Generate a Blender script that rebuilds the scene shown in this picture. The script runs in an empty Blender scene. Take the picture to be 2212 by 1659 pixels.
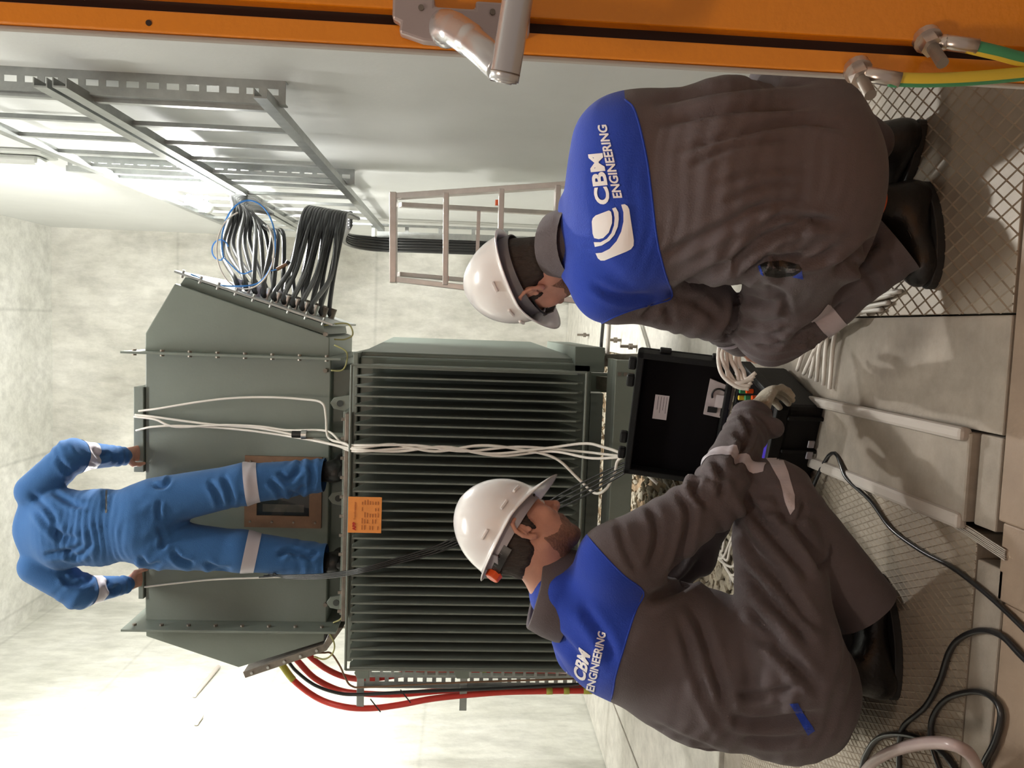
import bpy, bmesh, math, random
import numpy as np
from mathutils import Vector, Matrix, noise
from mathutils.bvhtree import BVHTree

# ------------------------------------------------------------------ camera
F = 1650.0                       # focal length in pixels of the 2212 x 1659 frame
CAM = np.array([0.0, 0.0, 1.1])
def _basis(roll=math.radians(1.8), vx=1010.0, vy=704.0):
    d = np.array([(vx-1106)/F, -(vy-829.5)/F, -1.0]); d /= np.linalg.norm(d)
    dn = np.array([math.cos(roll), -math.sin(roll), 0.0])
    dn[2] = -(d[0]*dn[0]+d[1]*dn[1])/d[2]; dn /= np.linalg.norm(dn)
    up = -dn
    return np.array([np.cross(d, up), d, up])
M = _basis()
def ray(x, y): return M @ np.array([(x-1106)/F, -(y-829.5)/F, -1.0])
def at(x, y, Y):
    r = ray(x, y); return CAM + r*(Y/r[1])
def onz(x, y, z=0.0):
    r = ray(x, y); return CAM + r*((z-1.1)/r[2])
def onx(x, y, X):
    r = ray(x, y); return CAM + r*(X/r[0])
def proj(P):
    c = (np.asarray(P)-CAM) @ M
    return np.stack([1106+F*c[..., 0]/-c[..., 2], 829.5-F*c[..., 1]/-c[..., 2]], -1)

scene = bpy.context.scene
COL = scene.collection
cd = bpy.data.cameras.new('camera'); co = bpy.data.objects.new('camera', cd); COL.objects.link(co)
cd.sensor_fit = 'HORIZONTAL'; cd.sensor_width = 36.0; cd.lens = 36.0*F/2212.0; cd.clip_start = 0.05; cd.clip_end = 100
R = Matrix([list(r) for r in M]).to_4x4(); R.translation = Vector(CAM); co.matrix_world = R
scene.camera = co
w = bpy.data.worlds.new('world'); scene.world = w; w.use_nodes = True
w.node_tree.nodes['Background'].inputs[0].default_value = (1.0, 0.80, 0.68, 1)
w.node_tree.nodes['Background'].inputs[1].default_value = 0.27
scene.view_settings.view_transform = 'Standard'; scene.view_settings.look = 'None'
scene.view_settings.gamma = 1.0; scene.view_settings.exposure = 0.0; scene.view_settings.use_curve_mapping = False
W_RIGHT, W_LEFT, W_TOP, W_DOOR_FILL = 420.0, 170.0, 250.0, 36.0      # watts of the lamps: right wall, behind the box at the left, ceiling, added fill for the door
rnd = random.Random(7)
ORD = ['first','second','third','fourth','fifth','sixth','seventh','eighth','ninth','tenth','eleventh','twelfth','thirteenth','fourteenth','fifteenth']

# ------------------------------------------------------------------ materials
def mat(name, col, rough=0.6, metal=0.0, var=0.0, vscale=3.0, bump=0.0, bscale=40.0, stretch=(1,1,1), col2=None, emit=0.0, spec=0.5, sheen=0.0, coat=0.0, alpha=None, trans=0.0):
    m = bpy.data.materials.new(name); m.use_nodes = True
    nt = m.node_tree; b = nt.nodes['Principled BSDF']
    b.inputs['Base Color'].default_value = (*col, 1); b.inputs['Roughness'].default_value = rough
    b.inputs['Metallic'].default_value = metal; b.inputs['Specular IOR Level'].default_value = spec
    if sheen: b.inputs['Sheen Weight'].default_value = sheen
    if coat: b.inputs['Coat Weight'].default_value = coat; b.inputs['Coat Roughness'].default_value = 0.15
    if trans: b.inputs['Transmission Weight'].default_value = trans
    if emit: b.inputs['Emission Color'].default_value = (*col, 1); b.inputs['Emission Strength'].default_value = emit
    if var or bump:
        tc = nt.nodes.new('ShaderNodeTexCoord'); mp = nt.nodes.new('ShaderNodeMapping')
        mp.inputs['Scale'].default_value = stretch
        nt.links.new(tc.outputs['Object'], mp.inputs['Vector'])
    if var:
        n = nt.nodes.new('ShaderNodeTexNoise'); n.inputs['Scale'].default_value = vscale; n.inputs['Detail'].default_value = 6; n.inputs['Roughness'].default_value = 0.62
        nt.links.new(mp.outputs[0], n.inputs['Vector'])
        r = nt.nodes.new('ShaderNodeMapRange'); r.inputs[1].default_value = 0.3; r.inputs[2].default_value = 0.7
        nt.links.new(n.outputs['Fac'], r.inputs[0])
        mx = nt.nodes.new('ShaderNodeMix'); mx.data_type = 'RGBA'
        c2 = col2 if col2 else tuple(c*(1-var) for c in col)
        mx.inputs['A'].default_value = (*c2, 1); mx.inputs['B'].default_value = (*col, 1)
        nt.links.new(r.outputs[0], mx.inputs['Factor']); nt.links.new(mx.outputs['Result'], b.inputs['Base Color'])
    if bump:
        n2 = nt.nodes.new('ShaderNodeTexNoise'); n2.inputs['Scale'].default_value = bscale; n2.inputs['Detail'].default_value = 5
        nt.links.new(mp.outputs[0], n2.inputs['Vector'])
        bp = nt.nodes.new('ShaderNodeBump'); bp.inputs['Strength'].default_value = bump; bp.inputs['Distance'].default_value = 0.01
        nt.links.new(n2.outputs['Fac'], bp.inputs['Height']); nt.links.new(bp.outputs[0], b.inputs['Normal'])
    return m

def concrete(name, c1, c2, board=0.0, bdir=2, period=1.2):
    m = mat(name, c1, 0.85, var=1, vscale=1.1, col2=c2, bump=0.35, bscale=25)
    nt = m.node_tree; b = nt.nodes['Principled BSDF']
    tc = [n for n in nt.nodes if n.type == 'TEX_COORD'][0]
    mx = [n for n in nt.nodes if n.type == 'MIX'][0]
    sp = nt.nodes.new('ShaderNodeTexNoise'); sp.inputs['Scale'].default_value = 9; sp.inputs['Detail'].default_value = 8; sp.inputs['Roughness'].default_value = 0.7
    mp2 = nt.nodes.new('ShaderNodeMapping'); mp2.inputs['Scale'].default_value = (1, 1, 0.35); nt.links.new(tc.outputs['Object'], mp2.inputs['Vector']); nt.links.new(mp2.outputs[0], sp.inputs['Vector'])
    r = nt.nodes.new('ShaderNodeMapRange'); r.inputs[1].default_value = 0.35; r.inputs[2].default_value = 0.62; r.inputs[3].default_value = 0.80; r.inputs[4].default_value = 1.05
    nt.links.new(sp.outputs['Fac'], r.inputs[0])
    ml = nt.nodes.new('ShaderNodeMix'); ml.data_type = 'RGBA'; ml.blend_type = 'MULTIPLY'; ml.inputs['Factor'].default_value = 1
    nt.links.new(mx.outputs['Result'], ml.inputs['A']); nt.links.new(r.outputs[0], ml.inputs['B'])
    nt.links.new(ml.outputs['Result'], b.inputs['Base Color'])
    if board:                                    # shuttering joints cast in the concrete
        se = nt.nodes.new('ShaderNodeSeparateXYZ'); nt.links.new(tc.outputs['Object'], se.inputs[0])
        md = nt.nodes.new('ShaderNodeMath'); md.operation = 'PINGPONG'; md.inputs[1].default_value = period/2
        nt.links.new(se.outputs[bdir], md.inputs[0])
        lt = nt.nodes.new('ShaderNodeMapRange'); lt.inputs[1].default_value = 0.0; lt.inputs[2].default_value = 0.025; lt.inputs[3].default_value = 1-board; lt.inputs[4].default_value = 1
        nt.links.new(md.outputs[0], lt.inputs[0])
        m2 = nt.nodes.new('ShaderNodeMix'); m2.data_type = 'RGBA'; m2.blend_type = 'MULTIPLY'; m2.inputs['Factor'].default_value = 1
        nt.links.new(ml.outputs['Result'], m2.inputs['A']); nt.links.new(lt.outputs[0], m2.inputs['B']); nt.links.new(m2.outputs['Result'], b.inputs['Base Color'])
    return m

def fabric(name, c, var=0.2):
    m = mat(name, c, 0.88, var=var, vscale=5, bump=0.25, bscale=320, sheen=0.12, spec=0.2)
    return m

MT = dict(
    conc=concrete('concrete_wall', (0.64,0.63,0.58), (0.38,0.37,0.32), 0.15, 2, 2.1),
    concl=concrete('concrete_side_wall', (0.66,0.66,0.61), (0.46,0.46,0.40), 0.14, 2, 1.35),
    ceil=concrete('concrete_ceiling', (0.66,0.66,0.62), (0.50,0.50,0.45), 0.2, 0, 1.5),
    plaster=mat('painted_wall', (0.62,0.63,0.61), 0.55, var=0.08, vscale=2, bump=0.06, bscale=60),
    floor=concrete('floor_concrete', (0.36,0.32,0.27), (0.25,0.21,0.17)),
    lfloor=concrete('light_floor', (0.62,0.60,0.54), (0.5,0.48,0.43)),
    brown=mat('threshold_plate', (0.34,0.25,0.18), 0.6, var=0.35, vscale=3, bump=0.15, bscale=50),
    plate=mat('checker_plate', (0.36,0.31,0.25), 0.5, 0.15, var=0.3, vscale=4, bump=0.1, bscale=60),
    tread=mat('tread_rib', (0.38,0.32,0.25), 0.45, 0.15, var=0.3, vscale=6),
    green=mat('grey_green_paint', (0.19,0.215,0.185), 0.42, var=0.12, vscale=3, bump=0.05, bscale=90),
    greend=mat('radiator_paint', (0.145,0.175,0.15), 0.4, var=0.15, vscale=5),
    finm=mat('fin_paint', (0.17,0.19,0.165), 0.38, var=0.12, vscale=8),
    galv=mat('galvanised_steel', (0.42,0.44,0.43), 0.38, 0.75, var=0.25, vscale=14),
    steel=mat('bright_steel', (0.6,0.6,0.58), 0.3, 0.9),
    dsteel=mat('dull_steel', (0.30,0.26,0.22), 0.5, 0.6, var=0.4, vscale=20),
    alu=mat('aluminium', (0.70,0.65,0.62), 0.36, 0.55, var=0.2, vscale=10),
    orange=mat('orange_paint', (0.92,0.30,0.014), 0.28, var=0.10, vscale=1.3, bump=0.10, bscale=130, coat=0.3),
    dark=mat('dark_gap', (0.035,0.018,0.012), 0.7),
    seal=mat('grey_seal', (0.42,0.38,0.34), 0.7),
    black=mat('black_rubber', (0.012,0.012,0.012), 0.38),
    blackcab=mat('black_cable', (0.018,0.018,0.019), 0.28, coat=0.2),
    white=mat('white_cable', (0.74,0.69,0.63), 0.45),
    blue=mat('blue_wire', (0.05,0.25,0.7), 0.4),
    red=mat('red_cable', (0.62,0.045,0.03), 0.4, var=0.15, vscale=20),
    yellow=mat('yellow_band', (0.45,0.42,0.06), 0.5),
    gyel=mat('yellow_insulation', (0.78,0.55,0.05), 0.45),
    ggrn=mat('green_insulation', (0.06,0.28,0.12), 0.45),
    lug=mat('tinned_lug', (0.62,0.55,0.50), 0.28, 0.85),
    handle=mat('handle_silver', (0.60,0.60,0.61), 0.26, 0.7),
    hplate=mat('handle_plate', (0.50,0.42,0.41), 0.38, 0.55),
    case=mat('case_plastic', (0.008,0.008,0.008), 0.55, spec=0.25, bump=0.1, bscale=220),
    foam=mat('case_lining', (0.005,0.004,0.0045), 0.9, spec=0.1),
    purple=mat('panel_purple', (0.06,0.035,0.42), 0.3),
    paper=mat('paper', (0.66,0.60,0.62), 0.6),
    ink=mat('ink', (0.03,0.03,0.035), 0.6),
    bag=mat('clear_bag', (0.55,0.48,0.48), 0.2, var=0.2, vscale=20, bump=0.3, bscale=30),
    grey=fabric('grey_coverall', (0.118,0.098,0.104)),
    yoke=fabric('blue_yoke', (0.022,0.060,0.42)),
    bluec=fabric('blue_coverall', (0.040,0.125,0.31), 0.12),
    refl=mat('reflective_tape', (0.50,0.46,0.50), 0.45),
    print_=mat('white_print', (0.80,0.77,0.77), 0.5),
    skin=mat('skin', (0.62,0.32,0.23), 0.5, var=0.15, vscale=25, bump=0.06, bscale=200),
    eyew=mat('eye_white', (0.7,0.66,0.62), 0.2),
    ear=mat('ear_skin', (0.55,0.20,0.14), 0.5),
    hair=mat('dark_hair', (0.035,0.022,0.016), 0.6, var=0.5, vscale=60, bump=0.5, bscale=160, stretch=(1,1,0.25)),
    beard=mat('beard_hair', (0.30,0.15,0.10), 0.6, var=0.4, vscale=90, bump=0.5, bscale=200),
    helmet=mat('helmet_plastic', (0.80,0.78,0.78), 0.22, coat=0.4),
    hstrap=mat('helmet_strap', (0.15,0.15,0.16), 0.5),
    hpad=mat('helmet_cradle', (0.38,0.37,0.41), 0.5),
    knob=mat('orange_knob', (0.85,0.11,0.02), 0.35),
    glove=mat('cream_glove', (0.48,0.44,0.37), 0.75, var=0.35, vscale=18, bump=0.3, bscale=120, col2=(0.26,0.22,0.15)),
    gloved=mat('dark_glove', (0.16,0.13,0.10), 0.7, var=0.3, vscale=20),
    boot=mat('boot_leather', (0.012,0.011,0.011), 0.33, bump=0.15, bscale=90),
    sole=mat('boot_sole', (0.022,0.022,0.022), 0.55),
    oedge=mat('orange_lining', (0.75,0.12,0.03), 0.6),
    sand=mat('sand', (0.36,0.25,0.15), 0.9, var=0.4, vscale=12, bump=0.5, bscale=60),
    stone=mat('gravel_stone', (0.50,0.44,0.34), 0.85, var=0.55, vscale=9, bump=0.2, bscale=60),
    sign=mat('orange_nameplate', (0.82,0.29,0.06), 0.5, var=0.08, vscale=30),
    signink=mat('nameplate_ink', (0.35,0.09,0.02), 0.6),
    signred=mat('nameplate_red', (0.45,0.02,0.01), 0.5),
    wood=mat('brown_gasket', (0.22,0.115,0.062), 0.6, var=0.3, vscale=14),
    glass=mat('window_glass', (0.9,0.95,0.95), 0.05, trans=1.0),
    inside=mat('box_inside', (0.05,0.055,0.05), 0.7),
    gbox=mat('grey_box', (0.40,0.41,0.38), 0.5),
    bulb=mat('lamp_globe', (1.0,0.985,0.95), 0.3, emit=1.0),
    pvc=mat('grey_conduit', (0.42,0.33,0.32), 0.28),
    gy=mat('earth_wire', (0.40,0.38,0.16), 0.5),
)

# ------------------------------------------------------------------ object helpers
class MB:
    def __init__(s): s.v = []; s.f = []
    def add(s, v, f):
        n = len(s.v); s.v += [tuple(map(float, p)) for p in v]; s.f += [tuple(i+n for i in q) for q in f]; return s
    def box(s, a, b):
        x0,y0,z0 = [min(p,q) for p,q in zip(a,b)]; x1,y1,z1 = [max(p,q) for p,q in zip(a,b)]
        return s.add([(x0,y0,z0),(x1,y0,z0),(x1,y1,z0),(x0,y1,z0),(x0,y0,z1),(x1,y0,z1),(x1,y1,z1),(x0,y1,z1)],
                     [(0,3,2,1),(4,5,6,7),(0,1,5,4),(1,2,6,5),(2,3,7,6),(3,0,4,7)])
    def obox(s, c, ax, ay, az, hx, hy, hz):          # oriented box
        c, ax, ay, az = [np.array(q, float) for q in (c, ax, ay, az)]
        P = [c+ax*hx*i+ay*hy*j+az*hz*k for k in (-1,1) for (i,j) in ((-1,-1),(1,-1),(1,1),(-1,1))]
        return s.add(P, [(0,3,2,1),(4,5,6,7),(0,1,5,4),(1,2,6,5),(2,3,7,6),(3,0,4,7)])
    def bar(s, a, b, wd, th, side=(1,0,0)):
        a = np.array(a, float); b = np.array(b, float); d = b-a; L = np.linalg.norm(d); d /= L
        sd = np.array(side, float); sd -= d*np.dot(sd, d); sd /= np.linalg.norm(sd); n = np.cross(d, sd)
        return s.obox((a+b)/2, sd, n, d, wd/2, th/2, L/2)
    def cyl(s, a, b, r, n=12, r2=None):
        a = np.array(a, float); b = np.array(b, float); d = b-a; d /= np.linalg.norm(d)
        t = np.array([0,0,1.]) if abs(d[2]) < .9 else np.array([1.,0,0]); u = np.cross(d, t); u /= np.linalg.norm(u); v = np.cross(d, u)
        r2 = r if r2 is None else r2
        P = [c+rr*(u*math.cos(2*math.pi*i/n)+v*math.sin(2*math.pi*i/n)) for c, rr in ((a, r), (b, r2)) for i in range(n)]
        return s.add(P, [(i, i+n, (i+1)%n+n, (i+1)%n) for i in range(n)]+[tuple(range(n)), tuple(range(2*n-1, n-1, -1))])
    def prism(s, poly, y0, y1):                      # polygon in (x, z) extruded along y
        n = len(poly); P = [(x, y0, z) for x, z in poly]+[(x, y1, z) for x, z in poly]
        return s.add(P, [tuple(range(n-1, -1, -1)), tuple(range(n, 2*n))]+[(i, (i+1)%n, (i+1)%n+n, i+n) for i in range(n)])
    def tube(s, pts, r, n=8, sub=6, caps=True, closed=False):
        P = catmull(pts, sub) if sub > 1 else np.array(pts, float)
        m = len(P); T = np.gradient(P, axis=0); T /= np.linalg.norm(T, axis=1)[:, None]+1e-9
        t = np.array([0,0,1.]) if abs(T[0][2]) < .9 else np.array([1.,0,0]); u = np.cross(T[0], t); u /= np.linalg.norm(u)
        rings = []; a = np.arange(n)*2*math.pi/n
        for i in range(m):
            u = u-T[i]*np.dot(u, T[i]); u /= np.linalg.norm(u); v = np.cross(T[i], u)
            rr = r[min(len(r)-1, int(i*len(r)/m))] if hasattr(r, '__len__') else r
            rings.append(P[i]+rr*(np.cos(a)[:, None]*u+np.sin(a)[:, None]*v))
        V = np.concatenate(rings); Fc = [(i*n+j, i*n+(j+1)%n, (i+1)*n+(j+1)%n, (i+1)*n+j) for i in range(m-1) for j in range(n)]
        if caps: Fc += [tuple(range(n-1, -1, -1)), tuple(range((m-1)*n, m*n))]
        return s.add(V, Fc)
    def build(s, name, m, parent=None, smooth=False, bevel=0.0, kind=None, label=None):
        me = bpy.data.meshes.new(name); me.from_pydata(s.v, [], s.f); me.validate(); me.update()
        return link(name, me, m, parent, smooth, bevel, kind, label)
def catmull(pts, sub):
    P = np.array(pts, float); P = np.vstack([2*P[0]-P[1], P, 2*P[-1]-P[-2]]); out = []
    for i in range(1, len(P)-2):
        for k in range(sub):
            t = k/sub; p0, p1, p2, p3 = P[i-1:i+3]
            out.append(.5*((2*p1)+(-p0+p2)*t+(2*p0-5*p1+4*p2-p3)*t*t+(-p0+3*p1-3*p2+p3)*t**3))
    out.append(P[-2]); return np.array(out)
def link(name, me, m, parent=None, smooth=False, bevel=0.0, kind=None, label=None):
    o = bpy.data.objects.new(name, me); COL.objects.link(o)
    if m is not None and not len(me.materials): me.materials.append(MT[m] if isinstance(m, str) else m)
    if parent is not None:
        o.parent = parent; o.matrix_parent_inverse = Matrix.Identity(4)
        o.location = -org(parent)
    if smooth: me.shade_smooth()
    if smooth == 'auto':
        me.set_sharp_from_angle(angle=math.radians(38))
    if bevel:
        b = o.modifiers.new('bevel', 'BEVEL'); b.width = bevel; b.segments = 2; b.limit_method = 'ANGLE'
    if kind: o['kind'] = kind
    if label: o['label'] = label
    return o
def org(o):
    v = Vector((0,0,0))
    while o is not None: v = v+o.location; o = o.parent
    return v
def tag(o, label, cat, group=None, kind=None):
    o['label'] = label; o['category'] = cat
    if group: o['group'] = group
    if kind: o['kind'] = kind
    return o
def empty(name, loc, label, cat, group=None):
    o = bpy.data.objects.new(name, None); COL.objects.link(o); o.location = Vector(loc); o.empty_display_size = 0.05
    return tag(o, label, cat, group)
def struct(o): o['kind'] = 'structure'; return o
def copyobj(src, parent, delta):
    c = src.copy(); COL.objects.link(c); c.parent = parent; c.location = src.location+Vector(delta); return c

# ------------------------------------------------------------------ room shell
XL, XR, YB, ZC = -3.15, 0.88, 8.4, 5.5
struct(MB().box((XL-.2, -.4, -.3), (XL, YB+.2, ZC+.2)).build('wall_left', 'concl'))
struct(MB().box((XR, -.4, -.3), (XR+.2, YB+.2, ZC+.2)).build('wall_right', 'plaster'))
struct(MB().box((XL, YB, -.3), (XR, YB+.2, ZC+.2)).build('wall_back', 'conc'))
struct(MB().box((XL, -.4, ZC), (XR, YB, ZC+.2)).build('ceiling', 'ceil'))

fl = struct(MB().box((XL, -.4, -.5), (XR, YB, -.32)).build('floor', 'sand'))
def plate(name, a, b, m, bev=.004, kind=None): return MB().box(a, b).build(name, m, fl, bevel=bev)
plate('floor_slab', (-.185, 1.492, -.3), (.062, 2.95, 0), 'floor')
plate('threshold_plate', (-.36, -.4, -.3), (XR, 1.485, -.001), 'brown')
plate('threshold_plate', (XL, -.4, -.3), (-.52, 1.45, -.001), 'brown')
plate('threshold_plate', (-.52, -.4, -.3), (-.36, 1.470, -.001), 'brown')
plate('floor_slab', (-.387, 1.492, -.3), (-.19, 1.56, -.002), 'floor')
plate('floor_slab', (-1.845, 1.455, -.3), (-.456, 1.537, -.001), 'floor')
plate('light_floor', (-.16, 2.955, -.3), (XR, YB, 0), 'lfloor')
plate('light_floor', (XL, 3.0, -.3), (-1.62, YB, 0), 'lfloor')
plate('light_floor', (XL, 1.46, -.3), (-1.85, 2.995, 0), 'lfloor')
plate('floor_slab', (-1.845, 2.75, -.3), (-.19, 2.995, -.02), 'floor')
# raised cover between the rails of the transformer, with a ridge along each edge
MB().box((-.385, 1.565, -.3), (-.19, 2.745, .018)).build('cover_slab', 'floor', fl, bevel=.006)
MB().bar((-.195, 1.57, .022), (-.195, 2.7, .022), .03, .03).build('cover_ridge', 'seal', fl, bevel=.009)
MB().bar((-.385, 1.57, .016), (-.385, 2.7, .016), .035, .026).build('cover_ridge', 'seal', fl, bevel=.009)
# checker plates: flat steel with crossing raised ribs
def checker(x0, x1, y0, y1, pa, pb, step, h=.0032, wd=.004):
    p = MB().box((x0, y0, -.3), (x1, y1, 0)).build('checker_plate', 'plate', fl, bevel=.002)
    mb = MB()
    for ang in (pa, pb):
        d = np.array([math.cos(ang), math.sin(ang)]); n = np.array([-d[1], d[0]])
        c = [np.array(q) for q in ((x0,y0),(x1,y0),(x1,y1),(x0,y1))]
        s = [q@n for q in c]; k = math.ceil(min(s)/step)
        while k*step < max(s):
            # clip the line n.p = k*step to the plate
            base = n*k*step; t0, t1 = -9, 9
            for ax, lo, hi in ((0, x0, x1), (1, y0, y1)):
                if abs(d[ax]) > 1e-9:
                    a, b = sorted(((lo-base[ax])/d[ax], (hi-base[ax])/d[ax])); t0 = max(t0, a); t1 = min(t1, b)
            if t1-t0 > .01:
                A = base+d*t0; B = base+d*t1; o = n*wd/2
                mb.add([(*(A-o), 0), (*(A+o), 0), (*A, h), (*(B-o), 0), (*(B+o), 0), (*B, h)], [(0,2,5,3), (2,1,4,5), (0,1,2), (3,5,4)])
            k += 1
    r = mb.build('tread', 'tread', p, kind='stuff')
    return p
checker(.066, XR, 1.492, 2.95, math.radians(52), math.radians(118), .031)
checker(-1.84, -.403, 1.54, 2.745, math.radians(66), math.radians(114), .017, .0018, .004)
# black recess strands next to the cover
mb = MB()
for i in range(6):
    mb.tube([(-.432+.004*i, 1.448+.004*rnd.random(), .004), (-.425+.004*i, 1.50, .003), (-.415+.004*i, 1.56+.01*rnd.random(), .003), (-.405+.003*i, 1.62+.03*rnd.random(), .003)], .0016, 5, 4)
tag(mb.build('wire_end', 'seal', smooth=True), 'frayed pale strands lying over the black slot in the floor', 'wire')
# floor joint strips on the light floor at the left
mb = MB().box((-2.6, 1.6, .0), (-2.585, YB-.1, .003)).build('trim_2', 'dsteel'); struct(mb)

# ------------------------------------------------------------------ lamps of the room and an added door fill
def glow(name, a, b, r, watts, parent, n=16, col=(1.0, .985, .94)):
    a = np.array(a, float); b = np.array(b, float); L = np.linalg.norm(b-a)
    m = mat('lit_'+name, (1.0, .985, .95), .3); bs = m.node_tree.nodes['Principled BSDF']; bs.inputs['Base Color'].default_value = (0,0,0,1)
    bs.inputs['Emission Color'].default_value = (*col, 1); bs.inputs['Emission Strength'].default_value = watts/(math.pi*2*math.pi*r*L)
    return MB().cyl(a, b, r, n).build(name, m, parent, smooth='auto')
t = empty('wall_lamp', (.70, 4.95, 2.80), 'glaring white lamp clipped to the cable ladder above the black cable loops', 'lamp')
glow('tube', (.70, 4.78, 2.80), (.70, 5.08, 2.80), .030, W_RIGHT, t)
MB().cyl((.70, 5.08, 2.80), (.70, 5.13, 2.80), .034, 16).build('end_cap', 'gbox', t, smooth='auto'); MB().box((.70, 5.09, 2.79), (.775, 5.11, 2.81)).build('bracket', 'galv', t)
t = empty('work_lamp', (-2.10, 5.2, 0), 'bright work lamp on a tripod behind the left cable box', 'lamp')
MB().cyl((-2.1, 5.2, .05), (-2.1, 5.2, 2.72), .016).build('pole', 'dsteel', t)
for a in (0.4, 2.5, 4.6): MB().bar((-2.1, 5.2, .35), (-2.1+.38*math.cos(a), 5.2+.38*math.sin(a), .012), .022, .022).build('leg', 'dsteel', t)
MB().cyl((-2.1, 5.2, 2.68), (-2.1, 5.2, 2.74), .035, 14).build('socket', 'black', t); glow('bulb', (-2.1, 5.2, 2.74), (-2.1, 5.2, 2.90), .045, W_LEFT, t)
t = empty('ceiling_lamp', (-.5, 2.4, ZC), 'long ceiling lamp above the two crouching men, over the top of the frame', 'lamp')
MB().box((-1.15, 2.33, 5.30), (.15, 2.47, 5.36)).build('housing', 'gbox', t, bevel=.006)
for y in (2.365, 2.435): glow('tube', (-1.10, y, 5.27), (.10, y, 5.27), .018, W_TOP/2, t, 10)
for x in (-1.0, 0): MB().cyl((x, 2.4, 5.36), (x, 2.4, ZC), .008).build('hanger', 'dsteel', t)
t = empty('door_fill_lamp', (-.55, -.25, 2.5), 'small warm fill lamp added unseen behind the camera to brighten the orange door', 'lamp')  # unseen fill light, added to brighten the orange door
MB().box((-.72, -.33, 2.50), (-.38, -.17, 2.54)).build('housing', 'gbox', t, bevel=.006); glow('tube', (-.70, -.25, 2.475), (-.40, -.25, 2.475), .02, W_DOOR_FILL, t, 12, (1.0, .80, .64))
MB().cyl((-.55, -.25, 2.54), (-.55, -.25, 5.5), .008).build('hanger', 'dsteel', t)
# ------------------------------------------------------------------ transformer
TR = empty('transformer', (-.86, 4.1, 0), 'grey-green oil transformer with ribbed radiator and bolted cable boxes on top', 'transformer')
FY0, FY1 = 3.35, 3.62
ZT, ZB = 1.585, .575
# tank
MB().box((-1.6, FY1, .50), (-.16, 4.86, 1.60)).build('tank', 'greend', TR, bevel=.01)
# fins: flat pockets with chamfered ends
fx0, fx1, nf = -1.545, -.195, 33
prof = [(FY0, ZB+.03), (FY0, ZT-.005), (FY0+.05, ZT), (FY1, ZT-.075), (FY1, ZB+.075), (FY0+.05, ZB)]
t = .0042
fin0 = None
for i in range(nf):
    x = fx0+(fx1-fx0)*i/(nf-1)
    if fin0 is None:
        n = len(prof); mb = MB()
        mb.add([(x-t, y, z) for y, z in prof]+[(x+t, y, z) for y, z in prof], [tuple(range(n)), tuple(range(2*n-1, n-1, -1))]+[(i2, i2+n, (i2+1)%n+n, (i2+1)%n) for i2 in range(n)])
        fin0 = mb.build('fin', 'finm', TR, bevel=.002)
    else: copyobj(fin0, TR, (x-fx0, 0, 0))
for z in (ZT+.012, ZB-.008):
    MB().cyl((fx0-.008, FY0, z), (fx1+.008, FY0, z), .0065, 8).build('tie_rod', 'finm', TR, smooth='auto')
for x in (fx0-.008, fx1+.008):
    MB().cyl((x, FY0, ZB-.008), (x, FY0, ZT+.012), .0055, 8).build('tie_rod', 'finm', TR, smooth='auto')
# side radiator: seen edge-on to the right
MB().add([(-.175,3.70,1.60),(-.14,3.70,1.60),(-.14,3.70,.55),(-.175,3.70,.55),(-.175,4.8,1.56),(-.085,4.8,1.56),(-.085,4.8,.7),(-.175,4.8,.7)],
         [(0,1,2,3),(4,7,6,5),(0,4,5,1),(1,5,6,2),(2,6,7,3),(3,7,4,0)]).build('side_radiator', 'greend', TR, bevel=.004)
MB().box((-.178,3.68,.58),(-.15,3.705,1.60)).build('side_radiator_edge', 'green', TR)
# lid and its bolted rim
MB().box((-1.62, 3.58, 1.602), (-.14, 4.9, 1.625)).build('lid', 'green', TR, bevel=.003)
MB().box((-1.40, 3.52, 1.628), (-.42, 3.60, 1.648)).build('lid_rim', 'dsteel', TR, bevel=.003)
MB().box((-1.40, 3.60, 1.628), (-.42, 3.95, 1.668)).build('walkway_plate', 'green', TR, bevel=.003)
b0 = None
for i in range(11):
    x = -1.36+.091*i
    if b0 is None: b0 = MB().cyl((x, 3.545, 1.648), (x, 3.545, 1.668), .008, 6).build('bolt', 'dsteel', TR); xb = x
    else: copyobj(b0, TR, (x-xb, 0, 0))
# base beams, feet and wheels
MB().box((-1.55, 3.42, .325), (-.13, 3.50, .425)).build('base_beam', 'green', TR, bevel=.004)
MB().box((-1.55, 3.50, .405), (-.13, 3.62, .425)).build('base_flange', 'green', TR)
MB().box((-.20, 3.62, .44), (-.08, 4.9, .585)).build('base_beam', 'greend', TR, bevel=.004)
MB().box((-1.55, 3.62, .44), (-1.43, 4.9, .585)).build('base_beam', 'greend', TR, bevel=.004)
MB().box((-1.35, 3.62, .44), (-.3, 3.72, .50)).build('base_beam', 'greend', TR)
for x in (-1.4, -.32):
    for y in (3.56, 4.7):
        MB().cyl((x-.04, y, .15), (x+.04, y, .15), .15, 24).build('wheel', 'dsteel', TR, smooth='auto')
        MB().box((x-.06, y-.03, .15), (x+.06, y+.03, .41)).build('wheel_fork', 'greend', TR)
for i in range(3): MB().box((-.20+.02*0, 3.41, .345+.028*i), (-.185, 3.42, .36+.028*i)).build('bolt', 'dsteel', TR)
# main cable box
BY0, BY1 = 3.95, 4.72
MB().box((-1.578, BY0, 1.79), (-.19, BY1, 2.716)).build('cable_box', 'green', TR, bevel=.006)
MB().box((-1.50, BY0+.05, 1.625), (-.25, BY1-.05, 1.80)).build('box_neck', 'greend', TR)
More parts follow.
